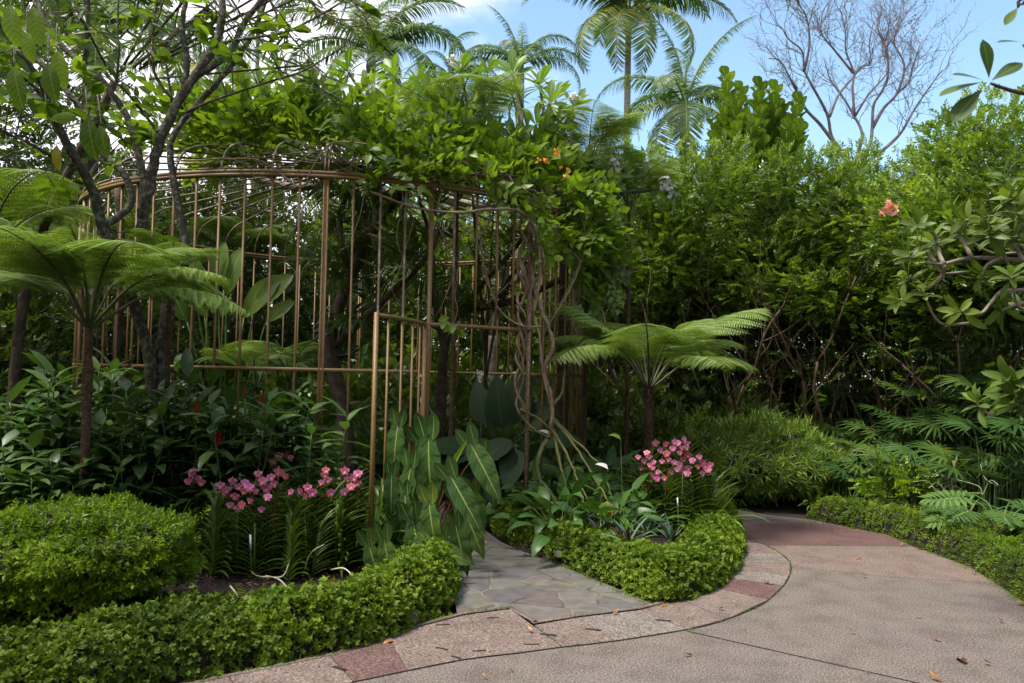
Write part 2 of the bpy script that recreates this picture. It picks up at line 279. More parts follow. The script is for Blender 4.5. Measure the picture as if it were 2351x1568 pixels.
def tube(g, P, r0, r1=None, sides=6, k=5, raw=False, r=None, wob=0):
    P = np.asarray(P, float) if raw else smooth_path(P, k); n = len(P); r1 = r0 if r1 is None else r1
    rad = np.asarray(r0) if np.ndim(r0) else r0 + (r1 - r0) * np.linspace(0, 1, n)
    if wob: rad = rad * (1 + wob * rng.normal(size=n))
    T = unit(np.gradient(P, axis=0)); ref = np.array([.31, .17, .93]) if abs(T[0][2]) < .8 else np.array([1, .13, .07])
    X = []; x = unit(np.cross(T[0], ref))
    for i in range(n): x = unit(x - T[i] * np.dot(x, T[i])); X.append(x)
    X = np.array(X); Y = np.cross(T, X); a = np.arange(sides) * 2 * np.pi / sides
    V = P[:, None] + rad[:, None, None] * (np.cos(a)[None, :, None] * X[:, None] + np.sin(a)[None, :, None] * Y[:, None])
    i = np.arange(n - 1)[:, None] * sides; j = np.arange(sides)[None]; jn = (j + 1) % sides
    Q = np.stack([i + j, i + jn, i + sides + jn, i + sides + j], axis=-1).reshape(-1, 4)
    V = V.reshape(-1, 3); nn = len(V); V = np.vstack([V, P[:1], P[-1:]])
    T3 = [(nn, (q+1) % sides, q) for q in range(sides)] + [(nn + 1, (n-1)*sides + q, (n-1)*sides + (q+1) % sides) for q in range(sides)]
    return g.add(V, Q, T3, 1, .5, rng.random() if r is None else r)
def box(g, c, s, rz=0):
    c = np.array(c); s = np.array(s) / 2; v = np.array([(x, y, z) for x in (-1, 1) for y in (-1, 1) for z in (-1, 1)]) * s
    ca, sa = math.cos(rz), math.sin(rz); v = v @ np.array([[ca, sa, 0], [-sa, ca, 0], [0, 0, 1]])
    return g.add(v + c, [(0, 1, 3, 2), (4, 6, 7, 5), (0, 4, 5, 1), (2, 3, 7, 6), (0, 2, 6, 4), (1, 5, 7, 3)], None, 1, .5, .5)
def sweep(g, P, wd, ht):                           # rectangular bar along a polyline: wd across, ht tall
    P = np.asarray(P, float); n = len(P); T = unit(np.gradient(P, axis=0)); up = np.array([0, 0, 1.0]); X = unit(np.cross(T, up)); Y = np.cross(X, T)
    V = np.stack([P - X*wd/2 - Y*ht/2, P + X*wd/2 - Y*ht/2, P + X*wd/2 + Y*ht/2, P - X*wd/2 + Y*ht/2], 1).reshape(-1, 3)
    Q = [(i*4 + j, i*4 + (j+1) % 4, i*4 + 4 + (j+1) % 4, i*4 + 4 + j) for i in range(n-1) for j in range(4)] + [(3, 2, 1, 0), (n*4-4, n*4-3, n*4-2, n*4-1)]
    return g.add(V, Q, None, 1, .5, .5)
def obj(name, g, mat, parent=None, smooth=True, loc=None):
    me = g if isinstance(g, bpy.types.Mesh) else g.mesh(name, mat, smooth)
    o = bpy.data.objects.new(name, me); COL.objects.link(o)
    if parent: o.parent = parent
    if loc is not None: o.location = loc
    return o
def tag(o, label, cat, group=None, kind=None):
    if label: o['label'] = label
    if cat: o['category'] = cat
    if group: o['group'] = group
    if kind: o['kind'] = kind
    return o
def thing(name, label, cat, loc=(0, 0, 0), rz=0, group=None, scale=1):
    o = bpy.data.objects.new(name, None); COL.objects.link(o); o.empty_display_size = .1
    o.location = Vector(loc); o.rotation_euler = (0, 0, rz); o.scale = (scale,)*3 if np.isscalar(scale) else scale
    return tag(o, label, cat, group)
def struct(name, g, mat, smooth=False, parent=None):
    o = obj(name, g, mat, parent, smooth)
    if parent is None: o['kind'] = 'structure'
    return o
def orient(o, d, n, P, s=1.0):
    R = frames(d, n)[0] * s; m = Matrix([list(R[i]) + [P[i]] for i in range(3)] + [[0, 0, 0, 1]]); o.matrix_local = m; return o
def poly(pts, z):                                  # flat sheet from an outline
    pts = [(p[0], p[1], z) for p in pts]; me = bpy.data.meshes.new('sheet'); me.from_pydata(pts, [], [list(range(len(pts)))]); me.update()
    if me.polygons[0].normal.z < 0: me.flip_normals()
    return me
def slab_mesh(pts, z0, z1):
    n = len(pts); area = sum(pts[i][0]*pts[(i+1) % n][1] - pts[(i+1) % n][0]*pts[i][1] for i in range(n))
    if area < 0: pts = pts[::-1]
    v = [(p[0], p[1], z1) for p in pts] + [(p[0], p[1], z0) for p in pts]
    f = [list(range(n))] + [[i, i + n, (i+1) % n + n, (i+1) % n] for i in range(n)]
    me = bpy.data.meshes.new('slab'); me.from_pydata(v, [], f); me.update(); return me
# ------------------------------------------------------------------ setting
def ring_ground():
    g = Geo(); n = 96; rad = [0, 2, 4, 6, 8, 10, 12, 15, 19, 25, 40, 90, 250]; V = []
    for r in rad:
        for k in range(n): a = k*2*math.pi/n; V.append((r*math.cos(a), 6 + r*math.sin(a), -.05 + .012*math.sin(r*1.7 + 3*a)*min(1, r/4)))
    Q = [(i*n + j, i*n + (j+1) % n, i*n + n + (j+1) % n, i*n + n + j) for i in range(len(rad)-1) for j in range(n)]
    return g.add(V, Q)
struct('ground', ring_ground(), M['soil'], True)
g2 = lambda *p: [tuple(G(x, y)[:2]) for x, y in p]
outer = g2((808,1568),(1056,1517),(1180,1502),(1290,1487),(1411,1473),(1575,1447),(1654,1428),(1731,1398),(1765,1378),(1798,1346),(1813,1321),(1815,1294),(1791,1271),(1755,1252),(1701,1235))
near = [(-2.55, 2.55), (-1.75, 3.5)]
far_edge = g2((1688,1208),(1655,1174))[:2] + [(.9, 10.6), (.8, 11.2), (2.2, 11.0)] + g2((1700,1171),(1760,1182),(1860,1192),(1935,1208),(2040,1229),(2093,1254),(2120,1262),(2230,1303),(2290,1342),(2351,1382)) + [(4.0, 5.2), (4.3, 4.2), (4.7, 2.5), (5.0, -3), (-5, -3), (-4.6, .4)]
me = poly(near + outer + far_edge, 0.0); o = obj('main_path', me, None); me.materials.append(M['conc']); o['kind'] = 'structure'
def band(name, pts, mat, z):
    me = poly(pts, z); me.materials.append(mat); o = obj(name, me, None); o['kind'] = 'structure'; return o
band('path_red_band', g2((1688,1208),(1760,1202),(1855,1199),(1935,1209),(2040,1230),(2091,1254),(1930,1253),(1765,1252),(1703,1235)), M['slabred'], .0015)
band('path_pink_band', g2((1765,1253),(1930,1254),(2091,1255),(2230,1304),(2282,1339),(2050,1325),(1818,1303),(1800,1277)), M['slabpink'], .0015)
j = Geo(); a, b = G(1577, 1450), G(2110, 1570); a2 = b + (b - a) * .5; P = np.array([a + (a2 - a) * t for t in np.linspace(0, 1, 12)]); P[:, 2] = .004; sweep(j, P, .004, .003)
P2 = np.array([G(*p) for p in ((1818,1303),(2050,1325),(2282,1340))]); P2[:, 2] = .005; pass
struct('path_joint', j, M['dark'])
inner = {0: ((470, 1565), (808, 1640)), 2: ((758, 1508), (812, 1568)), 25: ((895, 1470), (935, 1541)), 3: ((955, 1443), (1056, 1517)), 35: ((1066, 1414), (1180, 1502)), 4: ((1172, 1400), (1290, 1487)),
         45: ((1226, 1437), (1292, 1487)), 5: ((1324, 1420), (1411, 1473)), 6: ((1471, 1402), (1575, 1447)), 65: ((1560, 1378), (1670, 1423)), 7: ((1644, 1352), (1765, 1378)), 8: ((1681, 1329), (1798, 1346)),
         9: ((1698, 1311), (1813, 1321)), 10: ((1708, 1293), (1815, 1294)), 11: ((1711, 1272), (1791, 1271)), 12: ((1706, 1252), (1755, 1252)), 13: ((1700, 1236), (1702, 1235))}
inner[0] = ((526, 1556), (560, 1622)); order = [0, 2, 25, 3, 35, 4, 5, 6, 65, 7, 8, 9, 10, 11, 12, 13]
mats = ['slabpink', 'slabred', 'slabpink', 'slabpink', 'slabpink', 'slabpink', 'slabgrey', 'slabpink', 'slabpink', 'slabred', 'slabgrey', 'slabpink', 'slabgrey', 'slabpink', 'slabgrey']
kerb = tag(bpy.data.objects.new('path_edging', None), None, None, None, 'structure'); COL.objects.link(kerb)
def shrink(pts, d=.004):
    c = np.mean(pts, 0); return [tuple(np.array(p) + unit(c - p) * d) for p in pts]
for i in range(len(order) - 1):
    a, b = order[i], order[i+1]; ai = inner[45][0] if a == 4 else inner[a][0]; ao = inner[45][1] if a == 4 else inner[a][1]
    me = slab_mesh(shrink([np.array(q) for q in g2(ai, ao, inner[b][1], inner[b][0])]), -.03, .006); me.materials.append(M[mats[i]])
    obj('slab', me, None, kerb)
me = slab_mesh(shrink([np.array(q) for q in g2((380, 1584), (330, 1660), (560, 1622), (526, 1556))]), -.03, .006); me.materials.append(M['slabpink']); obj('slab', me, None, kerb)
e = Geo()
for pts in ([(330,1590),(526,1553),(758,1505),(895,1466),(955,1438),(1066,1409),(1176,1396)],[(1174,1398),(1200,1413),(1231,1431)],[(1222,1431),(1324,1415),(1471,1397),(1560,1373),(1640,1350),(1677,1327),(1694,1309),(1704,1292),(1707,1272),(1702,1252)],):
    P = np.array([G(*p) for p in pts]); P[:, 2] = .004; sweep(e, P, .032, .010)
obj('edge_strip', e, M['slabpink'], kerb)
e = Geo(); P = np.array([(p[0], p[1], .003) for p in outer]); sweep(e, smooth_path(P, 2), .007, .007); obj('edge_joint', e, M['dark'], kerb)
for x, y, l_, rz in ((1362,1448,.10,-.25),(1522,1427,.1,-.25),(1014,1492,.08,-.5),(1259,1460,.1,-.3),(1046,1512,.06,-.6),(1131,1421,.08,.2),(1017,1437,.09,.2),(1220,1482,.09,.1),(1100,1497,.08,.2),(1765,1343,.08,-.1),(780,1538,.1,-.6)):
    s_ = Geo(); c = G(x, y); box(s_, (0, 0, 0), (l_, .022 if l_ >= .1 else .014, .006)); obj('lifting_slot', s_, M['dark'], kerb, False, (c[0], c[1], .0065)).rotation_euler = (0, 0, rz)
stone = g2((1050,1412),(1172,1397),(1230,1426),(1324,1417),(1500,1388),(1400,1345),(1300,1305),(1215,1272),(1150,1245),(1110,1215),(1100,1180),(1125,1150),(1112,1128),(1050,1128),(1020,1150),(985,1200),(985,1260),(1030,1310))
stone += [] ; band('stone_path', stone, M['flag'], .003)
# raised planting soil
def hump(name, pts, h, label_mat, lab=None):
    P = np.array([p for p in pts]); c = P.mean(0); g = Geo(); V = []; rings = [1, .93, .8, .6, .35, .1]; n = len(P)
    for k, r in enumerate(rings):
        for p in P: q = c + (p - c) * r; V.append((q[0], q[1], -.02 + h * min(1, (1 - r) * 6) + (rng.normal()*.012 if k else 0)))
    Q = [(i*n + j_, i*n + (j_+1) % n, i*n + n + (j_+1) % n, i*n + n + j_) for i in range(len(rings)-1) for j_ in range(n)]
    V.append((c[0], c[1], h)); b_ = (len(rings)-1)*n
    g.add(V, Q, [(b_ + j_, b_ + (j_+1) % n, len(V)-1) for j_ in range(n)]); struct(name, g, label_mat, True)
hump('island_soil', smooth_path(np.array([(*p, 0) for p in g2((1500,1375),(1330,1310),(1230,1275),(1160,1235),(1130,1190),(1170,1160),(1300,1140),(1480,1140),(1640,1165),(1688,1210),(1695,1265),(1670,1325),(1600,1362))]), 3)[:, :2], .10, M['soil'])
hump('planting_bed_soil', smooth_path(np.array([(*p, 0) for p in g2((440,1560),(700,1505),(880,1460),(1020,1400),(1020,1300),(960,1240),(880,1190),(700,1160),(200,1160))] + [(-4.4, 7.2, 0), (-4.2, 4.5, 0), (-2.3, 3.1, 0)]), 3)[:, :2], .08, M['mulch'])
# rocks at the edges of the beds
def rock(x, y, s, z=.03, lab='', c3=None):
    g = Geo(); n, m_ = 12, 8; V = []; sd_ = rng.random(3) * 9
    for i in range(m_ + 1):
        for k in range(n):
            th, ph = math.pi*i/m_, 2*math.pi*k/n; d = np.array([math.sin(th)*math.cos(ph), math.sin(th)*math.sin(ph), math.cos(th)])
            r = 1 + .22*math.sin(3*d[0] + sd_[0]) + .18*math.sin(4*d[1] + sd_[1]) + .12*math.sin(6*d[2] + sd_[2]); V.append(d * r * np.array(s))
    Q = [(i*n + k, i*n + (k+1) % n, i*n + n + (k+1) % n, i*n + n + k) for i in range(m_) for k in range(n)]
    g.add(V, Q); p = G(x, y) if c3 is None else c3; o = obj('rock', g, M['rock'], None, True, (p[0], p[1], z)); tag(o, lab, 'rock', 'rocks edging the beds')
for x, y, s, lab in ((1505,1368,(.10,.07,.06),'dark rounded rock at the tip of the island bed'),(1440,1345,(.07,.06,.06),'dark rock half under the island ground cover, just left of the tip rock'),
    (1385,1325,(.06,.05,.05),'small brown rock beside the flagstone path under leaves'),(1290,1290,(.06,.05,.04),'small mossy rock along the upper flagstone edge'),
    (820,1462,(.13,.08,.07),'mossy grey rock under the ground cover by the left paving'),(930,1440,(.07,.05,.04),'small brown rock at the left bed corner'),
    (2225,1262,(.13,.10,.13),'brown boulder among the moss on the right verge'),(2325,1335,(.10,.12,.12),'grey rock lowest on the right verge'),(2190,1240,(.08,.07,.1),'reddish rock behind the brown boulder on the right verge'),
    (590,1478,(.07,.07,.05),'reddish rock in the dip between the two left ground cover mats')): rock(x, y, s, .05, lab)
# ------------------------------------------------------------------ birdcage pergola
CX, CY, CR, ZR, ZM = -2.1, 10.16, 3.0, 3.37, 1.6
def CP(phi, r=CR, z=0.0): a = math.radians(phi); return np.array([CX + r*math.sin(a), CY - r*math.cos(a), z])
cage = thing('birdcage_pergola', 'large round brown metal birdcage pergola overgrown with vines', 'pergola', (CX, CY, 0))
rel = np.array([CX, CY, 0.0]); GAP = 60/13; PH0 = 7.7
def cobj(name, g, mat='metal', smooth=False):
    g.pack(); g.V[0] = g.V[0] - rel; return obj(name, g, M[mat], cage, smooth)
def vbar(g, phi, z0, z1, w_, d_, r=CR):
    p = CP(phi, r); box(g, (p[0], p[1], (z0+z1)/2), (w_, d_, z1-z0), math.radians(phi)); return g
DL, DR = 4, 9                                      # slots of the two door jambs
for k in range(6):
    ph = PH0 + 60*k; g = Geo(); vbar(g, ph - .33, 0, ZR - .03, .016, .034); vbar(g, ph + .33, 0, ZR - .03, .016, .034); vbar(g, ph, 0, ZR - .033, .024, .02); cobj('post', g)
    for q in range(1, 13):
        sl = k*13 + q; phi = PH0 + GAP*sl; g = Geo()
        if k == 0 and q in (DL, DR): vbar(g, phi, 0, ZR - .03, .035, .034); cobj('door_post', g, 'rust' if q == DR else 'metal'); continue
        z0 = 2.06 if (k == 0 and DL < q < DR) else 0
        vbar(g, phi + rng.normal()*.12, z0, ZR - .03, .0185, .0185, CR + (.0 if q % 2 else .003)); cobj('bar', g, 'metalworn' if (k == 0 and q in (2, 3, 5)) else 'metal')
arc = lambda a0, a1, r, z, n: np.array([CP(a, r, z) for a in np.linspace(a0, a1, n)])
dl, dr = PH0 + GAP*DL, PH0 + GAP*DR
g = Geo(); sweep(g, arc(0, 360, CR, ZR, 121), .045, .030); cobj('top_ring', g); g = Geo(); sweep(g, arc(0, 360, CR + .008, ZR - .034, 121), .05, .026); cobj('lower_ring', g)
g = Geo(); sweep(g, arc(dr, dl + 360, CR, ZM, 110), .034, .033); cobj('middle_rail', g)
g = Geo(); sweep(g, arc(dl, dr, CR, 2.045, 9), .036, .034); cobj('door_header', g)
def roofz(r):                                     # hoops spring up from the ring, then run straight to the hub
    return 4.15 - .43 * max(0, (r - .25)) / 2.45 if r < 2.7 else 3.37 + .35 * math.sqrt(max(0, 1 - ((r - 2.6) / .4) ** 2))
rr = [3.0, 2.99, 2.96, 2.91, 2.84, 2.76, 2.66, 2.4, 2, 1.5, 1.0, .5, .25]
for k in range(39):
    ph = PH0 + k*60/6.5; big = k % 6.5 == 0 or k in (0, 13, 26); g = Geo(); P = np.array([CP(ph, r, roofz(r)) for r in rr]); 
    if big:
        for d in (-.016, .016):
            t = np.array([math.cos(math.radians(ph)), math.sin(math.radians(ph)), 0]); tube(g, P + t*d, .011, sides=5, raw=True)
    else: tube(g, P, .011, sides=5, raw=True)
    cobj('roof_rib', g, 'metalworn', True)
for r in (1.9, 1.0): g = Geo(); tube(g, arc(0, 360, r, roofz(r) - .02, 61), .008, sides=5, raw=True); cobj('roof_hoop', g, 'metalworn', True)
g = Geo(); tube(g, [(CX, CY, 4.12), (CX, CY, 4.2)], .27, sides=20, raw=True); cobj('roof_hub', g)
gate = thing('cage_gate', None, None); gate.parent = cage; del_ = None
gate.name = 'gate'; gate.location = (0, 0, 0)
H, E = CP(dl - .8, CR + .03), np.array([-1.065, 6.30, 0]); mid = (H + E)/2 + np.array([.10, -.03, 0])
GP = lambda t, z: (1-t)**2*H*1 + 2*t*(1-t)*mid + t*t*E + np.array([0, 0, z])
def gobj(name, g): g.pack(); g.V[0] = g.V[0] - rel; return obj(name, g, M['metal'], gate, False)
ga = math.atan2((E-H)[1], (E-H)[0])
g = Geo(); c = GP(1, 1.03); box(g, c, (.029, .029, 2.06), ga); gobj('gate_post', g)
g = Geo(); c = GP(0, 1.03); box(g, c, (.036, .036, 2.06), ga); gobj('gate_post', g)
for t in (.2, .4, .62, .84): g = Geo(); c = GP(t, 1.03); box(g, c, (.016, .016, 2.0), ga); gobj('gate_bar', g)
for z in (2.04, .12): g = Geo(); sweep(g, np.array([GP(t, z) for t in np.linspace(.015, .985, 9)]), .028, .03); gobj('gate_rail', g)
for z in (.5, 1.5): g = Geo(); c = GP(-.03, z); tube(g, [c - [0, 0, .04], c + [0, 0, .04]], .014, sides=8, raw=True); gobj('hinge', g)
# ------------------------------------------------------------------ plant kit
Z = np.array([0, 0, 1.0])
def perp(d, a):
    f = frames(d, [[.2, .3, .93]])[0]; return f[:, 0]*math.cos(a) + f[:, 2]*math.sin(a)
def twig(L_=.25, n=9, lf=None, spread=.75, size=1.0, curve=.2, stem=True):
    g = Geo(); t = np.linspace(.15, 1, n); P = np.stack([0*t, t*L_, -curve*L_*t*t], 1)
    ang = np.arange(n)*math.pi + rng.normal(size=n)*.35; el = .25*rng.normal(size=n)
    D = np.stack([np.cos(ang)*spread, np.full(n, .62) + .5*t**4, .25 + el], 1); Nn = np.stack([0*t, -.3 + 0*t, 1 + 0*t], 1) + rng.normal(size=(n, 3))*.3
    g.put(lf, D, Nn, P, size*(.75 + .4*rng.random(n)))
    if stem: tube(g, [P[0]*0, P[n//2], P[-1]], .0025, .001, sides=3, k=2)
    return g
def whorl(n, lf, el0=.9, el1=-.1, jit=.15, s0=.8, s1=1.15, core=.02):     # rosette around +Y
    g = Geo(); k = np.arange(n); a = k*2.39996 + rng.normal(size=n)*jit; el = np.linspace(el0, el1, n) + rng.normal(size=n)*jit
    D = np.stack([np.cos(a)*np.cos(el), np.sin(el), np.sin(a)*np.cos(el)], 1); Nn = np.stack([-np.cos(a)*np.sin(el), np.cos(el), -np.sin(a)*np.sin(el)], 1) + rng.normal(size=(n, 3))*.18
    P = np.stack([0*a, .02 - np.linspace(0, .10, n)*core/.02*.6, 0*a], 1)
    return g.put(lf, D, Nn, P, rng.uniform(s0, s1, n))
def noise3(P, s, ph): P = P*s + ph; return (np.sin(P[:, 0]*1.7 + 1.3*np.sin(P[:, 1])) + np.sin(P[:, 1]*2.1 + 1.1*np.sin(P[:, 2])) + np.sin(P[:, 2]*1.9 + 1.2*np.sin(P[:, 0])))/3
def crown(n, tw, R, size=1.0, clump=.8, inner=.35, up=.35, thin=-.25, flat=0):
    g = Geo(); m = int(n*1.8); d = rdir(m); r = (inner + (1-inner)*rng.random(m)**.6); P = d*r[:, None]
    ph = rng.random(3)*9; keep = noise3(P, 3.2/clump, ph) > thin; P = P[keep][:n]; d = d[keep][:n]; nz_ = noise3(P, 3.2/clump, ph)
    P = P*(1 + .13*noise3(P, 5, ph + 3))[:, None]; P = P*np.array(R)
    if flat: P[:, 2] = np.where(P[:, 2] < 0, P[:, 2]*(1-flat), P[:, 2])
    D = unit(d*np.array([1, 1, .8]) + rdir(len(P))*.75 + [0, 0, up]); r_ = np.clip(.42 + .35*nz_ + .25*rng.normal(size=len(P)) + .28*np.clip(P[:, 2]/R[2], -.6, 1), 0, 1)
    for q in range(len(tw)):
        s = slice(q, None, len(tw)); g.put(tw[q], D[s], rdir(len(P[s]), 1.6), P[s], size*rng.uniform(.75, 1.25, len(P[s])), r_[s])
    return g
def lobed_crown(n, tw, R, k=7, size=1.0, lr=(.42, .62)):
    c = Geo(); R = np.array(R)
    for q in range(k):
        a = q*2.4 + rng.normal()*.3; zz = -1 + 2*(q + .5)/k + rng.normal()*.12; rad = math.sqrt(max(0.05, 1 - zz*zz))*.72; p = np.array([math.cos(a)*rad, math.sin(a)*rad, zz*.72])*R; s = rng.uniform(*lr)
        b = crown(n//k, tw, (R[0]*s*1.15, R[1]*s*1.15, R[2]*s*rng.uniform(.75, 1.1)), size, .45, .25, .4, -.28); b.pack(); b.R[0] = np.clip(b.R[0] + rng.normal()*.1, 0, 1); c.inst(b, np.eye(3)[None], [p], [0.0])
        c.R[-1] = b.R[0]
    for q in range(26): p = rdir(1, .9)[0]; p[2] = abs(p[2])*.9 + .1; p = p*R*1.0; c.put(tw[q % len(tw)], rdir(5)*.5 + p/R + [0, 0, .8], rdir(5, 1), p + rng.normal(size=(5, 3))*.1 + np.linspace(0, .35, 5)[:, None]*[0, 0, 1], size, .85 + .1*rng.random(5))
    return c
def limb(g, p, d, L_, r, lev, wig=.25, up=.15, split=3, ratio=.62, tips=None, sides=5, seg=5):
    P = [np.array(p, float)]; d = unit(np.array(d, float)); step = L_/seg; ds = []
    for i in range(seg): d = unit(d + rng.normal(size=3)*wig + np.array([0, 0, up])); P.append(P[-1] + d*step); ds.append(d)
    tube(g, P, r, r*(.55 if lev else .15), sides=max(3, sides), k=2)
    if lev == 0:
        if tips is not None: tips.append((P[-1], d))
        return
    for k in range(split):
        i = seg if k == 0 else rng.integers(max(1, seg//3), seg+1); dd = ds[i-1]; nd = unit(dd + perp(dd, rng.uniform(0, 6.28))*(.35 if k == 0 else .75))
        limb(g, P[i], nd, L_*ratio*rng.uniform(.75, 1.2), r*(.62 if k else .7), lev-1, wig, up, split, ratio, tips, sides-1, seg)
def pinnate(L_, n, ll, lw, bend, sag, el0=0.0, base=.08, comb=.9, seg=3, prof='palm', vee=.35, tw=0):
    # palm frond along +Y: arched rachis with drooping leaflets
    g = Geo(); t = np.linspace(0, 1, 25); a = el0 - bend*t**1.35; y = np.concatenate([[0], np.cumsum(np.cos(a[1:]))])*L_/24; z = np.concatenate([[0], np.cumsum(np.sin(a[1:]))])*L_/24
    P = np.stack([0*y, y, z], 1); tube(g, P, np.linspace(.022, .004, 25)*L_/2, sides=5, raw=True, r=.9)
    tt = np.linspace(base, .995, n); lf = leaf(1, lw, seg, 'strap', .25, sag, 1.2)
    for s in (-1, 1):
        jit = rng.normal(size=n)*.012; u = np.clip(tt + jit, 0, 1); pos = np.stack([np.interp(u, t, P[:, k]) for k in range(3)], 1); an = np.interp(u, t, a)
        tan = np.stack([0*an, np.cos(an), np.sin(an)], 1); nor = np.stack([0*an, -np.sin(an), np.cos(an)], 1); side = np.array([s, 0, 0.])
        fw = np.interp(u, [0, .5, 1], [.25, .45, 1.5]); D = side*comb + tan*fw[:, None] + nor*vee + rng.normal(size=(n, 3))*.1 + np.array([0, 0, -.3])
        ln = ll*np.interp(u, [0, .12, .35, .75, 1], [.55, .85, 1, .75, .35]); g.put(lf, D, nor + side*(-.5), pos, ln)
    return g
def fern_frond(L_=1.15, n=22, pl=.36, bend=1.5, el0=.9, npn=22, tri=True):
    pin = Geo(); t = np.linspace(.04, 1, npn); pb = rhomb(1, .24, .1); cv = np.stack([0*t, t*(1 - .06*t**2), -.38*t**2.0], 1)
    for s in (-1, 1):
        D = np.stack([s + 0*t, .35 + .3*t, -.12 - .5*t], 1); pin.put(pb, D, [[0, .3, 1]], cv, .135*np.sin(np.pi*np.clip(t*.86 + .14, 0, 1))**.7 + .012)
    tube(pin, [(0, 0, 0), (0, .5, -.1), (0, 1, -.42)], .006, .002, sides=3, k=3)
    g = Geo(); t = np.linspace(0, 1, 21); a = el0 - bend*np.clip(t*1.42 - .42, 0, 1)**.85; y = np.concatenate([[0], np.cumsum(np.cos(a[1:]))])*L_/20; z = np.concatenate([[0], np.cumsum(np.sin(a[1:]))])*L_/20
    P = np.stack([0*y, y, z], 1); u = np.linspace(.34, .985, n); an = np.interp(u, t, a); pos = np.stack([np.interp(u, t, P[:, k]) for k in range(3)], 1)
    tan = np.stack([0*an, np.cos(an), np.sin(an)], 1); nor = np.stack([0*an, -np.sin(an), np.cos(an)], 1)
    ln = pl*np.interp(u, [.34, .5, .68, .86, 1], [.6, 1, .95, .55, .12])
    for s in (-1, 1): g.put(pin, np.array([s, 0, 0])*1.0 + tan*.42 + nor*.10 + rng.normal(size=(n, 3))*.05, nor, pos, ln, np.full(n, .5) + rng.normal(size=n)*.2)
    st = Geo(); tube(st, P, np.linspace(.013, .003, 21), sides=5, raw=True)
    return g, st
def fan_leaf(n=11, L_=.3, w_=.028, spread=2.6, stalk=0):
    g = Geo(); lf = leaf(1, w_/L_, 3, 'strap', .35, .55, 1.5)
    a = np.linspace(-spread/2, spread/2, n) + rng.normal(size=n)*.04
    return g.put(lf, np.stack([np.sin(a), np.cos(a), .12 + 0*a], 1), [[0, 0, 1]], np.zeros((n, 3)), L_*(1 - .18*np.abs(a)/spread*2 + rng.normal(size=n)*.04))
def strap_clump(n, L_, w_, bend, el=(.5, 1.4), seg=7, prof='strap', fold=.25, spread=.08):
    g = Geo(); ls = [leaf(1, w_/L_, seg, prof, fold, b, 1.4, twist=tw_) for b, tw_ in ((bend*.6, .3), (bend, -.5), (bend*1.35, .8))]
    for q in range(3):
        m = n//3 + 1; a = rng.uniform(0, 2*np.pi, m); e = rng.uniform(*el, m)
        D = np.stack([np.cos(a)*np.cos(e), np.sin(a)*np.cos(e), np.sin(e)], 1); P = np.stack([np.cos(a)*spread*rng.random(m), np.sin(a)*spread*rng.random(m), 0*a], 1)
        Nn = np.stack([-np.cos(a)*np.sin(e), -np.sin(a)*np.sin(e), np.cos(e)], 1) + rng.normal(size=(m, 3))*.15; g.put(ls[q], D, Nn, P, L_*rng.uniform(.65, 1.1, m))
    return g
def lobed_leaf(L_=.5, n=8):                         # deeply cut blade of a tree philodendron
    g = Geo(); lf = leaf(1, .26, 4, 'ell', .15, .5, 1); t = np.linspace(.02, .9, n)
    for s in (-1, 1):
        a = np.interp(t, [0, 1], [2.0, .5]); g.put(lf, np.stack([s*np.sin(a), np.cos(a), .15 + 0*a], 1), [[0, 0, 1]], np.stack([0*t, t*L_*.8, 0*t], 1), L_*np.interp(t, [0, .4, 1], [.42, .5, .26]))
    g.put(leaf(1, .5, 4, 'ell', .15, .3), [[0, 1, 0]], [[0, 0, 1]], [[0, L_*.02, -.005]], L_*.9); return g
LH = rhomb(.062, .034, .2)
TW = [twig(.2, 11, LH, size=1.0) for _ in range(4)]
TWB = [twig(.3, 10, leaf(.12, .055, 2, 'ell', .2, .3)) for _ in range(3)]
TWV = [twig(.35, 7, leaf(.15, .085, 4, 'ovate', .2, .6, wave=.03), spread=.9) for _ in range(4)]
PL = leaf(.30, .095, 6, 'obov', .22, .35, 1.3); PLs = leaf(.2, .07, 5, 'obov', .2, .4)
WH = [whorl(15, PL, 1.1, -.35) for _ in range(3)]
def multi_stem(g, base, n, h, spr, r=.03, lev=2, tips=None, wig=.16, split=3):
    for i in range(n):
        a = rng.uniform(0, 6.28); d = [math.cos(a)*spr, math.sin(a)*spr, 1]; limb(g, np.array(base) + [d[0]*.2, d[1]*.2, 0], d, h*rng.uniform(.7, 1.1), r*rng.uniform(.6, 1.2), lev, wig, .12, split, .6, tips, 6)
def copy_tree(o, loc, rz, label=None, scale=None, group=None):
    def cp(q, par):
        c = q.copy(); COL.objects.link(c); c.parent = par
        for ch in q.children: cp(ch, c)
        return c
    r = cp(o, None); r.location = Vector(loc); r.rotation_euler = (0, 0, rz)
    if label: r['label'] = label
    if group: r['group'] = group
    if scale is not None: r.scale = (scale,)*3 if np.isscalar(scale) else scale
    return r
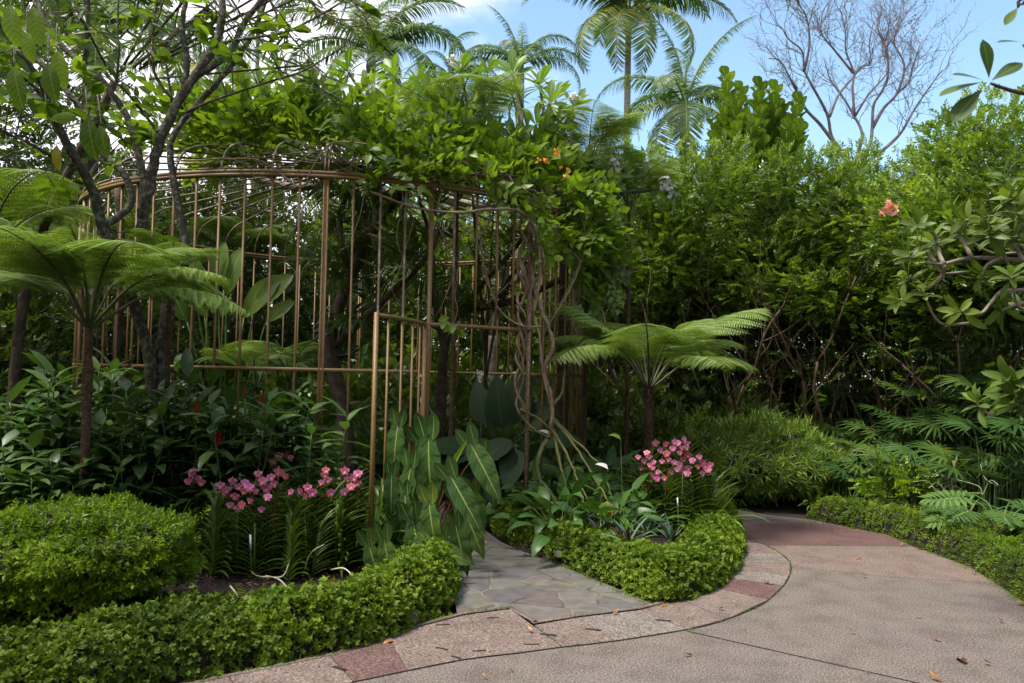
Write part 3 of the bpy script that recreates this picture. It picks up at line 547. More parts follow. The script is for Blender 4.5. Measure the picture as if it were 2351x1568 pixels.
# ------------------------------------------------------------------ far trees
# small-leaved screen of trees on the right, three crowns shared
def screen_tree(label, loc, rz=0, sc=1, leafm='hedge', proto=None, R=(1.35, 1.2, 1.6), zc=4.1, n=3500, stems=9, group='small-leaved screening trees', tw=None, size=1.0):
    if proto is not None: return copy_tree(proto, loc, rz, label, sc, group)
    t = thing('screening_tree', label, 'tree', loc, rz, group, sc); g = Geo(); tips = []
    multi_stem(g, (0, 0, 0), stems, 2.3, .30, .026, 2, tips, .11); obj('trunk', g, M['barkbrown'], t)
    c = lobed_crown(n, tw or TW, R, 9, size); c.pack(); c.V[0] = c.V[0] + [0, 0, zc]
    lo = crown(int(n*.07), tw or TW, (R[0]*1.0, R[1], R[2]*.55), size, .5, .2, .3, .12); lo.pack(); lo.V[0] = lo.V[0] + [0, 0, zc - R[2] - .35]
    c.inst(lo, np.eye(3)[None], [[0, 0, 0]], [0.2]); obj('crown', c, M[leafm], t); return t
s1 = screen_tree('small-leaved bushy tree right of the pergola, nearest the white plumeria', A(1480, 900, 12.6)*[1, 1, 0], 0, (1, 1, .88))
s2 = screen_tree('small-leaved tree with exposed forked stems behind the fine-leaved bush', A(1660, 900, 12.0)*[1, 1, 0], .5, (1.02, 1, .84))
s3 = screen_tree('bright-topped small-leaved tree directly under the bare tree', A(1860, 900, 11.8)*[1, 1, 0], 0, (1.05, 1.05, .82))
for x, d, q, rz, sc, lab in ((2060, 11.2, s1, 1.7, (1, 1, .81), 'yellow-green small-leaved tree left of the tall one at the right edge'),
    (2250, 10.2, s2, 3.6, (1.05, 1.05, .86), 'tallest small-leaved tree at the right edge rising behind the glossy leaves'),
    (2430, 9.2, s3, 2.2, (1, 1, .8), 'small-leaved tree half cut by the right edge of the view'),
    (1560, 14.6, s3, 4.0, (1.1, 1, .86), 'small-leaved tree in the second row below the lower palm'),
    (1760, 14.3, s1, 2.9, (1.15, 1, .88), 'small-leaved tree in the second row below the big-leaved fig'),
    (1990, 14.0, s2, 5.2, (1.1, 1, .88), 'small-leaved tree in the second row under the trunk of the bare tree'),
    (2210, 13.0, s3, .9, (1.1, 1, .86), 'small-leaved tree in the second row toward the right edge'),
    (1380, 14.6, s2, 1.2, (1.05, 1, .86), 'small-leaved tree behind the right side of the pergola')):
    screen_tree(lab, A(x, 900, d)*[1, 1, 0], rz, sc, proto=q)
# dark woodland that closes the view behind everything
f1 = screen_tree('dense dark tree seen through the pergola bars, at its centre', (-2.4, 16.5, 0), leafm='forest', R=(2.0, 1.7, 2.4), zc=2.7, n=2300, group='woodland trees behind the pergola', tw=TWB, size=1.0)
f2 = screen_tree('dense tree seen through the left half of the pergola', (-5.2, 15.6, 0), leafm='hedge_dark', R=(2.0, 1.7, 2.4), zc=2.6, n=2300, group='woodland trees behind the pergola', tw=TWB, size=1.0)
for i, (x, y, s, lab) in enumerate(((.4, 16.2, 1.0, 'dense tree seen through the door of the pergola'), (-8.2, 15.4, 1.05, 'dense tree behind the left edge of the pergola'), (-11, 13.4, 1.1, 'dense dark tree at the left edge behind the tree fern'),
    (-8.4, 10.4, .8, 'dark tree close behind the left tree fern'), (-10.2, 8.2, .9, 'dark tree at the far left edge beside the tree fern'), (2.9, 17.5, .95, 'dense tree behind the screen just right of the pergola'), (6, 18, .95, 'dense tree deep behind the middle of the screen'),
    (9.5, 17.0, 1.0, 'dense tree deep behind the right of the screen'), (-3.8, 20, 1.15, 'far woodland tree centred behind the pergola'), (-7.5, 20, 1.15, 'far woodland tree behind the left of the pergola'), (-.4, 20.5, 1.1, 'far woodland tree behind the white plumeria'),
    (11.5, 13.5, 1.0, 'dense tree behind the screen at the right edge'), (-6.9, 12.3, .85, 'dense tree touching the left rear of the pergola'), (-6.1, 9.0, .62, 'dark tree between the tall tree fern and the pergola'), (-7.4, 6.6, .7, 'dark tree at the left edge nearest the view'))):
    screen_tree(lab, (x, y, 0), i*1.3, s, proto=(f1, f2)[i % 2], group='woodland trees behind the pergola')
wd = Geo()  # unseen crowns added behind the camera to block low front light
for k in range(11):
    a = math.radians(-200 + k*22); q = crown(150, [twig(1.1, 12, leaf(.5, .26, 2, 'ell', .2, .3)) for _ in range(2)], (2.3, 1.8, 3.2), 1.0, .8, .1, .2, -.5); wd.inst(q, np.eye(3)[None], [[8.5*math.cos(a) + (0 if k > 2 else -2), .5 + 7.5*math.sin(a), 3.2]])
tag(obj('woodland', wd, M['forest']), 'unseen woodland added behind the viewpoint to block low sky light', 'woodland', None, 'stuff')
at = None
for x, y, d, s, lab in ((20, 230, 11.5, .9, 'airy broad-leaved tree filling the upper left corner'), (-120, 300, 10.0, 1.0, 'airy broad-leaved tree cut by the upper left edge')):
    p = A(x, y, d)
    if at is None:
        at = thing('airy_tree', lab, 'tree', (p[0], p[1], 0), 0, 'airy trees at upper left', s); g = Geo(); multi_stem(g, (0, 0, 0), 4, 4.2, .18, .05, 2, None, .1); obj('trunk', g, M['barkdark'], at); c = lobed_crown(300, TWB, (1.6, 1.3, 1.8), 8); c.pack(); c.V[0] = c.V[0] + [0, 0, p[2]/s]; obj('crown', c, M['hedge_dark'], at)
        az = p[2]/s
    else: copy_tree(at, (p[0], p[1], 0), x*.1, lab, (s, s, p[2]/az))
# undergrowth mass between the stems, dark leafy shrubs
def shrub(label, loc, tw, R, n, mat, group, name='leafy_shrub', size=1.0, proto=None, rz=0, sc=1, cat='shrub', inner=.2):
    if proto is not None: return copy_tree(proto, loc, rz, label, sc, group)
    t = thing(name, label, cat, loc, rz, group, sc); g = Geo(); multi_stem(g, (0, 0, 0), 6, R[2]*.9, .45, .012, 1); obj('stems', g, M['barkbrown'], t)
    c = crown(n, tw, R, size, .7, inner, .5, -.35); c.pack(); c.V[0] = c.V[0] + [0, 0, R[2]]; c.V[0] = c.V[0][:] * [1, 1, 1]; obj('foliage', c, M[mat], t); return t
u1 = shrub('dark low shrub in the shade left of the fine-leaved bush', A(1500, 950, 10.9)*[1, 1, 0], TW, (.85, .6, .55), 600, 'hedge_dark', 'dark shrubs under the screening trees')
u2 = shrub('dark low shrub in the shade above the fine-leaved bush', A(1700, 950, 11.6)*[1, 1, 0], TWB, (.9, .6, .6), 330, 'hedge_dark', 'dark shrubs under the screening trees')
for i, (x, d, s, lab) in enumerate(((1850, 12.6, 1.15, 'dark shrub under the exposed stems of the screen'), (1600, 12.9, 1.3, 'dark shrub deep behind the right tree fern'), (2020, 12.6, 1.2, 'dark shrub behind the leftmost lady palm'), (2200, 11.8, 1.25, 'dark shrub behind the tall lady palms'),
    (2400, 10.2, 1.3, 'dark shrub behind the lady palms at the right edge'), (1400, 12.0, 1.15, 'dark shrub just outside the right side of the pergola'), (1780, 13.6, 1.5, 'dark shrub in the gap between screen stems'), (2100, 14.2, 1.5, 'dark shrub in the gap right of the screen stems'))):
    shrub(lab, A(x, 900, d)*[1, 1, 0], None, None, 0, None, 'dark shrubs under the screening trees', proto=(u1, u2)[i % 2], rz=i*1.1, sc=s)
# ---- palms
def palm_protos():
    a = pinnate(3.4, 120, .85, .05, 1.55, 1.15, .35); b = pinnate(3.3, 115, .8, .05, 2.0, 1.15, .5); c = pinnate(3.2, 105, .66, .046, .8, 1.1, .2)
    return [q.mesh('frond', M['palm']) for q in (a, b, c)]
PF = palm_protos(); PFY = [q.copy() for q in PF]
for q in PFY: q.materials[0] = M['palmy']
def palm(label, x, yc, d, fr, r=.12, s=1.0, lean=(0, 0), spear=True):
    c = A(x, yc, d); t = thing('coconut_palm', label, 'palm tree', (c[0] + lean[0], c[1], 0), 0, 'tall palms against the sky'); h = c[2]
    g = Geo(); tube(g, [(0, 0, 0), (-lean[0]*.4, 0, h*.5), (-lean[0], 0, h)], np.interp(np.linspace(0, 1, 41), [0, .04, 1], [r*1.5, r*1.05, r*.8]), sides=10, k=20); obj('trunk', g, M['barkdark' if 'dark-trunked' in label else 'palmtrunk'], t)
    g = Geo(); tube(g, [(-lean[0], 0, h - .1), (-lean[0], 0, h + .55)], r*.85, r*.4, sides=8)
    if spear: tube(g, [(-lean[0], 0, h + .5), (-lean[0] + .03, 0, h + 1.9*s)], .03, .008, sides=5)
    obj('crownshaft', g, M['greenstalk'], t); top = np.array([-lean[0], 0, h + .25])
    for az, el, k, yel, sc in fr:                  # azimuth in the picture plane: 0 right, 90 away, 180 left
        a, e = math.radians(az), math.radians(el); D = [math.cos(a)*math.cos(e), math.sin(a)*math.cos(e), math.sin(e)]; nn = [-math.cos(a)*math.sin(e), -math.sin(a)*math.sin(e), math.cos(e)]
        orient(obj('frond', (PFY if yel else PF)[k], None, t), D, nn, top + np.array(D)*.05, s*sc*1.3)
    return t
palm('tallest palm with a slim bare trunk against the blue sky', 1443, 48, 21, [(180, 42, 0, 0, 1.0), (200, 15, 0, 0, 1.05), (215, -30, 1, 1, .95), (250, -38, 1, 1, .9), (285, -45, 1, 1, .85), (320, -25, 1, 1, 1.0), (350, 10, 0, 0, 1.0), (0, 42, 0, 0, 1.05), (30, 30, 0, 0, 1), (60, 65, 0, 0, 1), (150, 60, 0, 0, 1), (270, 10, 1, 0, .8), (100, 25, 0, 0, 1), (235, 25, 0, 0, .9)], .10, .70, (0, 0))
palm('shorter palm beside the tallest one, low over the screen trees', 1572, 262, 17, [(180, 20, 1, 0, .85), (190, -25, 1, 0, 1), (215, -55, 1, 0, .9), (260, -35, 1, 0, .85), (320, -40, 1, 0, .9), (355, 0, 1, 0, .8), (5, 62, 2, 0, .95), (172, 76, 2, 0, .85), (90, 60, 2, 0, .9), (120, 20, 0, 0, .8), (50, 30, 0, 0, .8), (240, 10, 1, 0, .7)], .12, .62)
palm('palm with feathery crown left of centre above the vines', 852, 145, 17, [(10, 50, 0, 0, .9), (25, 25, 1, 0, 1), (350, 15, 1, 0, .95), (330, -15, 1, 0, .9), (300, -35, 1, 0, .8), (180, 35, 0, 0, .9), (170, 8, 1, 0, .9), (200, -20, 1, 0, .9), (240, -35, 1, 0, .8), (130, 65, 0, 0, .9), (60, 68, 0, 0, .9), (270, 20, 1, 0, .7), (90, 35, 0, 0, .9)], .13, .62)
palm('young palm with upright split fronds behind the plumeria whorls', 1195, 175, 16, [(172, 70, 2, 0, .72), (12, 45, 1, 0, .72), (0, 15, 1, 0, .8), (345, -5, 1, 0, .8), (180, 20, 1, 0, .75), (195, 5, 1, 0, .85), (85, 80, 2, 0, .55), (250, 15, 1, 0, .6), (60, 50, 1, 0, .6)], .1, .46)
palm('young palm with one folded spear frond at the cloud edge', 1035, 200, 16, [(10, 82, 1, 0, .6), (175, 60, 1, 0, .4), (20, 35, 1, 0, .6), (0, 10, 1, 0, .6), (185, 15, 1, 0, .55), (60, 30, 1, 0, .5)], .1, .46)
palm('palm with a thin pale trunk standing against the white cloud', 597, -40, 20, [(180, 20, 0, 0, .9), (0, 20, 0, 0, .9), (220, -10, 1, 0, .9), (320, -15, 1, 0, .9), (90, 20, 0, 0, .9), (270, 10, 1, 0, .8), (40, 30, 0, 0, .9), (140, 40, 0, 0, .9)], .06, .7)
palm('dark-trunked palm behind the mottled branches at upper left', 215, 95, 13, [(0, 30, 1, 0, .85), (20, 55, 0, 0, .8), (330, -10, 1, 0, .9), (300, -40, 1, 1, .7), (180, 30, 1, 0, .8), (200, 0, 1, 0, .9), (230, -30, 1, 0, .8), (90, 50, 0, 0, .8), (150, 60, 0, 0, .8), (50, 20, 1, 0, .8), (270, 20, 1, 0, .7)], .17, .75)
palm('palm with long drooping fronds at the far upper left corner', -60, 205, 12.5, [(0, 25, 1, 0, .8), (340, -15, 1, 1, .8), (20, 50, 0, 0, .8), (300, -30, 1, 0, .8), (180, 20, 1, 0, .8), (90, 45, 0, 0, .8), (60, 60, 0, 0, .8), (230, -20, 1, 0, .7)], .13, .7)
palm('palm low behind the fork of the mottled tree', 455, 175, 18, [(0, 15, 1, 0, .8), (30, 40, 0, 0, .8), (330, -20, 1, 0, .9), (285, -40, 1, 1, .8), (180, 20, 1, 0, .9), (200, -10, 1, 0, .9), (235, -35, 1, 1, .8), (150, 50, 0, 0, .8), (90, 35, 0, 0, .8)], .1, .62)
# ---- bare tree
def px3(*p): return [np.array(A(x*.335 + 1563.6, y*.335, d)) for x, y, d in p]
bt = thing('bare_tree', 'tall almost leafless tree with wiry upswept branches against blue sky', 'tree', tuple(A(1965, 400, 25)*[1, 1, 0])); off = np.array(bt.location)
g = Geo(); tips = []
base = np.array([off[0], off[1], 0]); top0 = A(1960, 405, 25)
tube(g, np.array([base, (base + top0)/2 + [.1, 0, 0], top0]) - off, .16, .1, sides=8)
limbs = [[(1180,1210,25),(1090,1030,25),(1030,930,25),(1000,780,24.8),(900,590,24.6),(845,480,24.5),(830,350,24.4),(740,270,24.3),(690,190,24.2)],[(1180,1210,25),(1225,1010,25),(1240,910,25),(1190,800,25.1),(1080,620,25.3),(1020,540,25.4),(980,400,25.5)],
 [(1190,800,25.1),(1175,600,25),(1185,500,25),(1130,350,24.9),(1125,200,24.8),(1090,60,24.8)],[(1020,800,24.8),(1080,650,25),(1180,530,25.2),(1230,460,25.3),(1300,430,25.4),(1290,300,25.4),(1320,150,25.3)],
 [(1190,1190,25),(1290,1000,25.2),(1310,880,25.4),(1320,720,25.5),(1380,620,25.6),(1420,500,25.6),(1400,330,25.5),(1350,200,25.5),(1380,60,25.5)],[(1310,880,25.4),(1390,740,25.6),(1480,640,25.8),(1530,450,25.9),(1460,290,26),(1500,180,26)],
 [(1290,1100,25.2),(1440,980,25.6),(1520,890,25.6),(1600,750,25.9),(1700,600,26),(1790,480,26.1)],[(845,480,24.5),(880,300,24.3),(860,120,24.2),(800,20,24.2)],[(1100,1050,25),(960,860,24.8),(850,740,24.6),(760,560,24.4),(680,420,24.3),(600,400,24.2)],
 [(1190,800,25.1),(1290,640,25.2),(1420,480,25),(1400,280,24.9)],[(1180,500,25),(1050,340,25),(960,220,24.9),(970,80,24.9)],[(1480,640,25.8),(1560,560,25.7),(1600,420,25.7),(1640,300,25.7)]]
for lm in limbs:
    P = smooth_path(np.array(px3(*lm)) - off, 5); n = len(P); tube(g, P, .062 if lm[0][1] > 850 else .042, .014, sides=6, raw=True)
    for k in range(13):
        i = int(rng.integers(n//3, n)); d = unit(P[min(i+1, n-1)] - P[i-1]); limb(g, P[i], unit(d + perp(d, rng.uniform(0, 6.28))*.75), rng.uniform(.5, 1.15), .013, 3, .24, .10, 3, .62, tips, 4, 4)
obj('trunk', g, M['greybranch2'], bt)
c = Geo(); tp = np.array([t[0] for t in tips]); sel = (noise3(tp, .9, 2.0) > .3) & (rng.random(len(tp)) < .35); tp = tp[sel]; tp = np.repeat(tp, 3, 0) + rng.normal(size=(len(tp)*3, 3))*.06
c.put(rhomb(.09, .035), rdir(len(tp)), rdir(len(tp), 1), tp, 1.0); obj('crown', c, M['hedge'], bt)
# ---- big-leaved fig
ft = thing('fiddle_leaf_fig', 'tall fig with stacked big round leaves on upright shoots', 'tree', tuple(A(1715, 400, 13.6)*[1, 1, 0])); off = np.array(ft.location)
g = Geo(); c = Geo(); FL = leaf(.34, .27, 6, 'obov', .22, .35, wave=.05); base = np.array([0, 0, 2.0]); tube(g, [(0, 0, 0), base], .07, sides=7)
for x, y, d in ((1668,182,13.6),(1745,205,13.5),(1780,212,13.8),(1835,240,13.7),(1690,245,13.2),(1810,300,13.3),(1640,300,13.5),(1725,290,13.1),(1765,275,13.9),(1660,260,13.4),(1750,330,13.2),(1795,255,13.9),(1700,215,13.9),(1840,300,13.5)):
    tp = np.array(A(x, y, d)) - off; mid = base*.4 + tp*.6 + [0, 0, -.3]; P = smooth_path(np.array([base, mid, tp]), 8); tube(g, P, .03, .012, raw=True)
    m = 52; tt = np.linspace(.35, 1, m); idx = tt*(len(P)-1); pos = np.stack([np.interp(idx, np.arange(len(P)), P[:, k]) for k in range(3)], 1); a = np.arange(m)*2.4 + rng.random(); e = np.interp(tt, [0, 1], [.2, 1.1])
    D = np.stack([np.cos(a)*np.cos(e), np.sin(a)*np.cos(e), np.sin(e)], 1); Nn = np.stack([-np.cos(a)*np.sin(e), -np.sin(a)*np.sin(e), np.cos(e)], 1); c.put(FL, D, Nn, pos, np.interp(tt, [0, .8, 1], [1.1, 1, .75]))
obj('trunk', g, M['barkbrown'], ft); obj('crown', c, M['fig'], ft)
# ------------------------------------------------------------------ mottled branching trees at upper left
def path3(pts, off): return np.array([A(x, y, d) for x, y, d in pts]) - off
base = A(345, 880, 6.95)*[1, 1, 0]; off = np.array(base)
mt = thing('mottled_tree', 'leaning tree with mottled grey branches reaching up the left side', 'tree', tuple(base)); g = Geo(); ends = []
def lb(pts, r0, r1, off, g=g, end=True):
    P = smooth_path(path3(pts, off), 5); P = P + rng.normal(size=P.shape)*r1*.12; tube(g, P, r0*.85, r1*.8, sides=8, raw=True, wob=.05)
    if end: ends.append((P[-1], unit(P[-1] - P[-4]), P))
lb([(350,1130,6.95),(345,840,6.95),(318,735,6.9),(298,670,6.8),(262,585,6.7),(235,523,6.6),(218,452,6.5),(188,392,6.4),(147,318,6.3),(114,251,6.2),(90,184,6.1),(44,117,6.0),(0,50,5.9),(-60,-60,5.8)], .062, .03, off)
lb([(235,523,6.6),(300,470,6.7),(285,402,6.7),(235,352,6.7),(208,301,6.7),(188,251,6.7),(127,181,6.7),(77,127,6.7),(10,34,6.7),(-40,-40,6.7)], .036, .024, off)
lb([(188,392,6.4),(120,360,6.2),(60,325,6.0),(0,300,5.9),(-60,260,5.8)], .016, .009, off)
lb([(147,318,6.3),(80,200,6.2),(0,150,6.1),(-60,100,6)], .018, .01, off)
g_mt = g
base2 = A(372, 880, 7.02)*[1, 1, 0]; off2 = np.array(base2); ends1 = ends; ends = []
mt2 = thing('mottled_tree', 'forked tree with mottled grey branches crossing the pergola ring', 'tree', tuple(base2)); g = Geo()
lb2 = lambda pts, a, b, end=True: lb(pts, a, b, off2, g, end)
lb2([(372,1130,7.02),(374,840,7.02),(382,740,7.0),(385,664,7.0),(335,575,6.95),(322,500,6.9),(338,452,6.85),(352,385,6.8),(369,318,6.75),(419,218,6.7),(449,174,6.7),(503,84,6.7),(509,0,6.7),(515,-90,6.7)], .07, .035, False) if False else lb2([(372,1130,7.02),(374,840,7.02),(382,740,7.0),(385,664,7.0),(345,590,6.95),(325,510,6.9),(338,452,6.85),(352,385,6.8),(369,318,6.75),(419,218,6.7),(449,174,6.7),(503,84,6.7),(509,0,6.7),(515,-90,6.7)], .072, .036)
lb2([(449,174,6.7),(523,124,6.75),(563,50,6.8),(610,-10,6.8),(660,-80,6.8)], .036, .026)
lb2([(424,205,6.7),(429,134,6.7),(419,67,6.7),(426,0,6.7),(430,-80,6.7)], .032, .024)
lb2([(325,510,6.9),(328,402,7.0),(308,318,7.05),(288,261,7.1),(235,188,7.1),(194,151,7.1),(144,107,7.1),(110,60,7.1),(87,10,7.1),(60,-70,7.1)], .04, .022)
lb2([(385,664,7.0),(425,600,7.05),(418,520,7.1),(402,435,7.1),(392,368,7.1),(395,318,7.1),(430,265,7.1),(490,200,7.1),(560,110,7.1),(600,30,7.1),(630,-70,7.1)], .045, .022)
lb2([(503,98,6.7),(586,85,6.6),(653,74,6.5),(736,34,6.4),(788,0,6.3),(850,-60,6.2)], .014, .008)
lb2([(419,262,6.7),(470,238,6.6),(520,220,6.5),(610,190,6.4),(690,165,6.3),(757,127,6.2),(800,100,6.2)], .015, .006)
lb2([(365,306,6.75),(330,260,6.7),(280,200,6.6),(268,190,6.6),(273,120,6.5),(270,60,6.5),(273,-40,6.5)], .016, .010)
lb2([(194,151,7.1),(200,60,7.0),(205,-60,6.9)], .026, .02); lb2([(273,90,6.5),(305,50,6.4),(318,0,6.4),(320,-50,6.4)], .011, .008)
lb2([(395,235,7.1),(380,120,7.1),(400,60,7.1),(430,-60,7.1)], .014, .01); lb2([(420,250,6.9),(360,180,6.8),(350,100,6.8),(365,-40,6.8)], .018, .012)
g_mt2 = g
# leaves of the two trees
VL = leaf(.17, .075, 6, 'ell', .25, .55, 1.2, wave=.05); VLb = leaf(.26, .12, 7, 'ell', .25, .45, 1.2, wave=.06)
def leafy(ends, n_t, off, lf, sz, droop=-.1, tg=None, area=None):
    c = Geo()
    for k in range(n_t):
        e = ends[rng.integers(len(ends))]; P = e[2]; i = int(rng.integers(len(P)//3, len(P))); p = P[i]
        d = unit(rdir(1)[0] + [0, -.2, .25]); q = p + d*rng.uniform(.15, .55); tube(tg, [p, (p+q)/2 + [0, 0, .03], q], .006, .003, sides=4, k=2)
        m = int(rng.integers(3, 7)); a = rng.uniform(0, 6.28, m); D = np.stack([np.cos(a), np.sin(a), droop + .5*rng.random(m)], 1) + d*.5; c.put(lf, D, rdir(m, 1.8), q - d*rng.random((m, 1))*.12, sz*rng.uniform(.7, 1.2, m))
    return c
tg = g_mt; c = leafy(ends1, 50, off, VL, 1.0, tg=tg)
hang = [(60,120,5.2),(30,200,5.2),(75,60,5.4),(110,190,5.5),(200,310,6.0),(230,330,6.0),(130,160,5.6),(20,60,5.0)]
c.put(VLb, [[.15, 0, -1]]*len(hang), [[0, -1, .3]], np.array([A(*h) for h in hang]) - off + [0, 0, .14], rng.uniform(.8, 1.3, len(hang)))
tp = [A(*h) - off + [0, 0, .14] for h in hang]
for t_ in tp: tube(tg, [t_, t_ + [-.1, .15, .2], t_ + [-.3, .5, .4]], .004, .008, sides=4)
obj('trunk', tg, M['bark'], mt); obj('crown', c, M['vine'], mt)
o = Geo(); p = A(130, 332, 6.0) - off; o.put(leaf(.2, .075, 6, 'ell', .3, .4), [[.05, 0, -1]], [[0, -1, 0]], [p], 1.0); obj('yellow_leaf', o, M['yleaf'], mt)
tg = g_mt2; c = leafy(ends, 55, off2, VL, .95, tg=tg); obj('trunk', tg, M['bark'], mt2); obj('crown', c, M['vine'], mt2)
# narrow-leaved tree whose sprays hang over the top left
nt = thing('narrow_leaved_tree', 'wispy branches with narrow pink-edged leaves against the white cloud', 'tree', (-4.9, 7.9, 0)); off3 = np.array([-4.9, 7.9, 0]); g = Geo(); tips = []
tube(g, [(0, 0, 0), (.2, -.1, 2.5), (1.2, -.6, 4.2)], .06, .035)
NL = leaf(.2, .017, 4, 'needle', .1, .5)
c = Geo()
for pts in ([(520,-20,6.8),(560,60,6.7),(520,150,6.6)],[(480,20,6.8),(440,70,6.8),(400,110,6.7)],[(610,-20,6.8),(650,60,6.7),(700,120,6.6),(745,180,6.5)],[(680,-30,6.8),(740,30,6.7),(800,60,6.6),(850,55,6.5)],[(380,-20,6.8),(360,50,6.7),(330,120,6.6)],[(560,30,6.8),(610,110,6.7),(650,170,6.6)],[(450,-30,6.8),(500,30,6.8),(540,90,6.7)],[(760,-40,6.7),(820,10,6.6),(900,40,6.5)],[(150,-30,6.3),(190,40,6.2),(250,90,6.2)],[(700,150,6.6),(730,200,6.5),(760,240,6.5)]):
    P = smooth_path(path3(pts, off3), 6); s0 = np.array([1.2, -.6, 4.2]); P = np.vstack([s0*.8 + P[0]*.2, P]); tube(g, P, .012, .004, sides=4, raw=True)
    for i in range(4, len(P), 2):
        m = 9; a = rng.uniform(0, 6.28, m); c.put(NL, np.stack([np.cos(a), np.sin(a), rng.uniform(-.7, .4, m)], 1), rdir(m, 1), np.repeat(P[i:i+1], m, 0) + rng.normal(size=(m, 3))*.02, rng.uniform(.6, 1.3, m))
obj('trunk', g, M['barkdark'], nt); obj('crown', c, M['narrow'], nt)
# ------------------------------------------------------------------ white plumeria over the pergola
pb = np.array([-.2, 12.9, 0]); pt = thing('white_plumeria', 'plumeria with big leaf whorls and white flower heads above the pergola', 'tree', tuple(pb)); g = Geo(); c = Geo()
tube(g, [(0, 0, 0), (-.1, 0, 1.2), (-.1, 0, 2.2)], .13, .11, sides=9); nodes = [np.array([-.1, 0, 2.2])]
for x, y, d in ((1190,470,12.4),(950,430,12.2),(1350,520,12.0),(760,420,12.0),(1100,400,11.2),(560,400,12.0),(1010,380,10.6),(1240,430,10.4)):
    p = A(x, y, d) - pb; n0 = min(nodes, key=lambda q: np.linalg.norm(q - p)); tube(g, [n0, (n0+p)/2 + [0, 0, -.12], p], .075, .045, sides=7); nodes.append(p)
tips_px = [(1060,180,9.6),(1120,185,9.9),(1178,188,9.4),(1240,210,9.7),(1262,252,9.0),(1318,262,9.2),(1230,300,9.0),(905,188,10.2),(850,222,9.8),(960,205,10.5),(800,180,10.4),(760,240,9.9),(700,215,10.4),(640,170,10.4),(600,215,10.0),(560,190,10.4),(660,265,9.9),
    (740,290,9.6),(830,300,9.4),(900,270,9.6),(980,300,9.2),(1060,320,9.0),(1120,280,9.2),(1180,340,8.9),(1010,220,10.2),(1385,330,9.9),(1440,390,9.8),(1340,390,9.3),(1480,400,9.9),(1515,450,9.8),(1290,360,9.2),(500,240,10.2),(450,270,10.0),(530,290,9.6),(1430,450,9.6),(1395,420,9.4),(1300,320,9.8),(870,330,9.2)]
tips_px = [(x, y - 14, d) for x, y, d in tips_px]; tips_px += [(x + rng.uniform(-45, 45), y + rng.uniform(5, 55), d + .8) for x, y, d in tips_px if x < 1330]
flw = Geo(); petal = leaf(.05, .032, 3, 'obov', .2, .6)
blossom = Geo(); a = np.arange(5)*1.2566; blossom.put(petal, np.stack([np.cos(a), .45 + 0*a, np.sin(a)], 1), np.stack([-np.cos(a)*.45, 1 + 0*a, -np.sin(a)*.45], 1), np.zeros((5, 3)), 1.0)
def flower_head(P, n, s):
    g = Geo(); D = rdir(n, .8); tube(g, [P - [0, 0, .05], P], .008, .006, sides=4, k=1)
    for d_ in D[::2]: tube(g, [P, P + d_*.11*s], .004, .002, sides=3, k=1)
    g.put(blossom, D, rdir(n), P + D*.12*s*rng.random((n, 1)), s*rng.uniform(.5, .85, n)); obj('flower_cluster', g, M['white'], pt)
for k, (x, y, d) in enumerate(tips_px):
    p = A(x, y, d) - pb; n0 = min(nodes, key=lambda q: np.linalg.norm(q - p) + .3*abs(q[2] - p[2])); m_ = (n0 + p)/2 + rng.normal(size=3)*.12 - [0, 0, .12]; tube(g, [n0, m_, p], .032, .018, sides=6)
    D = unit(unit(p - m_) + [0, -.15, .7]); c.put(WH[k % 3], [D], [[0, -1, .2]], [p], rng.uniform(.85, 1.1))
    if k % 5 == 0 or 9 < k < 12: flower_head(p + D*.12 + rng.normal(size=3)*.05, 14, 1.0)
for x, y, d in ((845,195,9.5),(860,205,9.5),(925,245,9.3),(905,255,9.3),(1035,205,9.4),(1045,215,9.4),(940,260,9.2),(1380,335,9.6),(1485,385,9.5),(1530,425,9.5),(1090,240,9.0),(1540,440,9.6)): flower_head(A(x, y, d) - pb, 16, 1.05)
obj('trunk', g, M['greybranch'], pt); obj('crown', c, M['plum'], pt)
# ------------------------------------------------------------------ vine on the pergola
vt = thing('climbing_vine', 'leafy climbing vine matted over the pergola roof with twisted stems by its door', 'vine', (.35, 8.25, 0)); vo = np.array([.35, 8.25, 0]); c = Geo(); g = Geo()
def vleaves(n, phi, r, h, up=.35, sc=1.0):
    P = np.array([CP(ph, q, roofz(min(q, 2.99)) if q < 3 else ZR) for ph, q in zip(rng.uniform(*phi, n), r[0] + (r[1]-r[0])*rng.random(n)**.6)]); P[:, 2] += rng.uniform(*h, n)
    ph = rng.random(3)*9; P = P[noise3(P, 2.6, ph) > -.45]; rad = unit(P[:, :2] - [CX, CY]); D = np.stack([rad[:, 0], rad[:, 1], rng.normal(size=len(P))*.3 + up - .15], 1) + rdir(len(P))*.8
    for q in range(4): c.put(TWV[q], D[q::4], rdir(len(D[q::4]), 1.6), P[q::4] - vo, sc*rng.uniform(.7, 1.1, len(D[q::4])))
vleaves(330, (8, 75), (.6, 2.85), (.0, .4)); vleaves(360, (-52, 8), (.6, 2.62), (.05, .42), .5); vleaves(100, (-90, -40), (.3, 1.8), (.02, .3)); vleaves(200, (75, 190), (.5, 2.8), (.0, .35))
vleaves(170, (12, 48), (2.75, 3.12), (-.08, .28), .2, .8); vleaves(210, (46, 88), (2.6, 3.3), (-.35, .35), .1, .95); vleaves(60, (48, 75), (2.9, 3.2), (-.5, -.1), -.2, .8)
P = np.stack([rng.uniform(1295, 1400, 190), rng.uniform(440, 690, 190)], 1); P = P[(P[:, 0] > 1335 + (P[:, 1]-440)*.02)]; W = np.array([A(x, y, 9.7 + rng.uniform(-.5, .4)) for x, y in P]) - vo
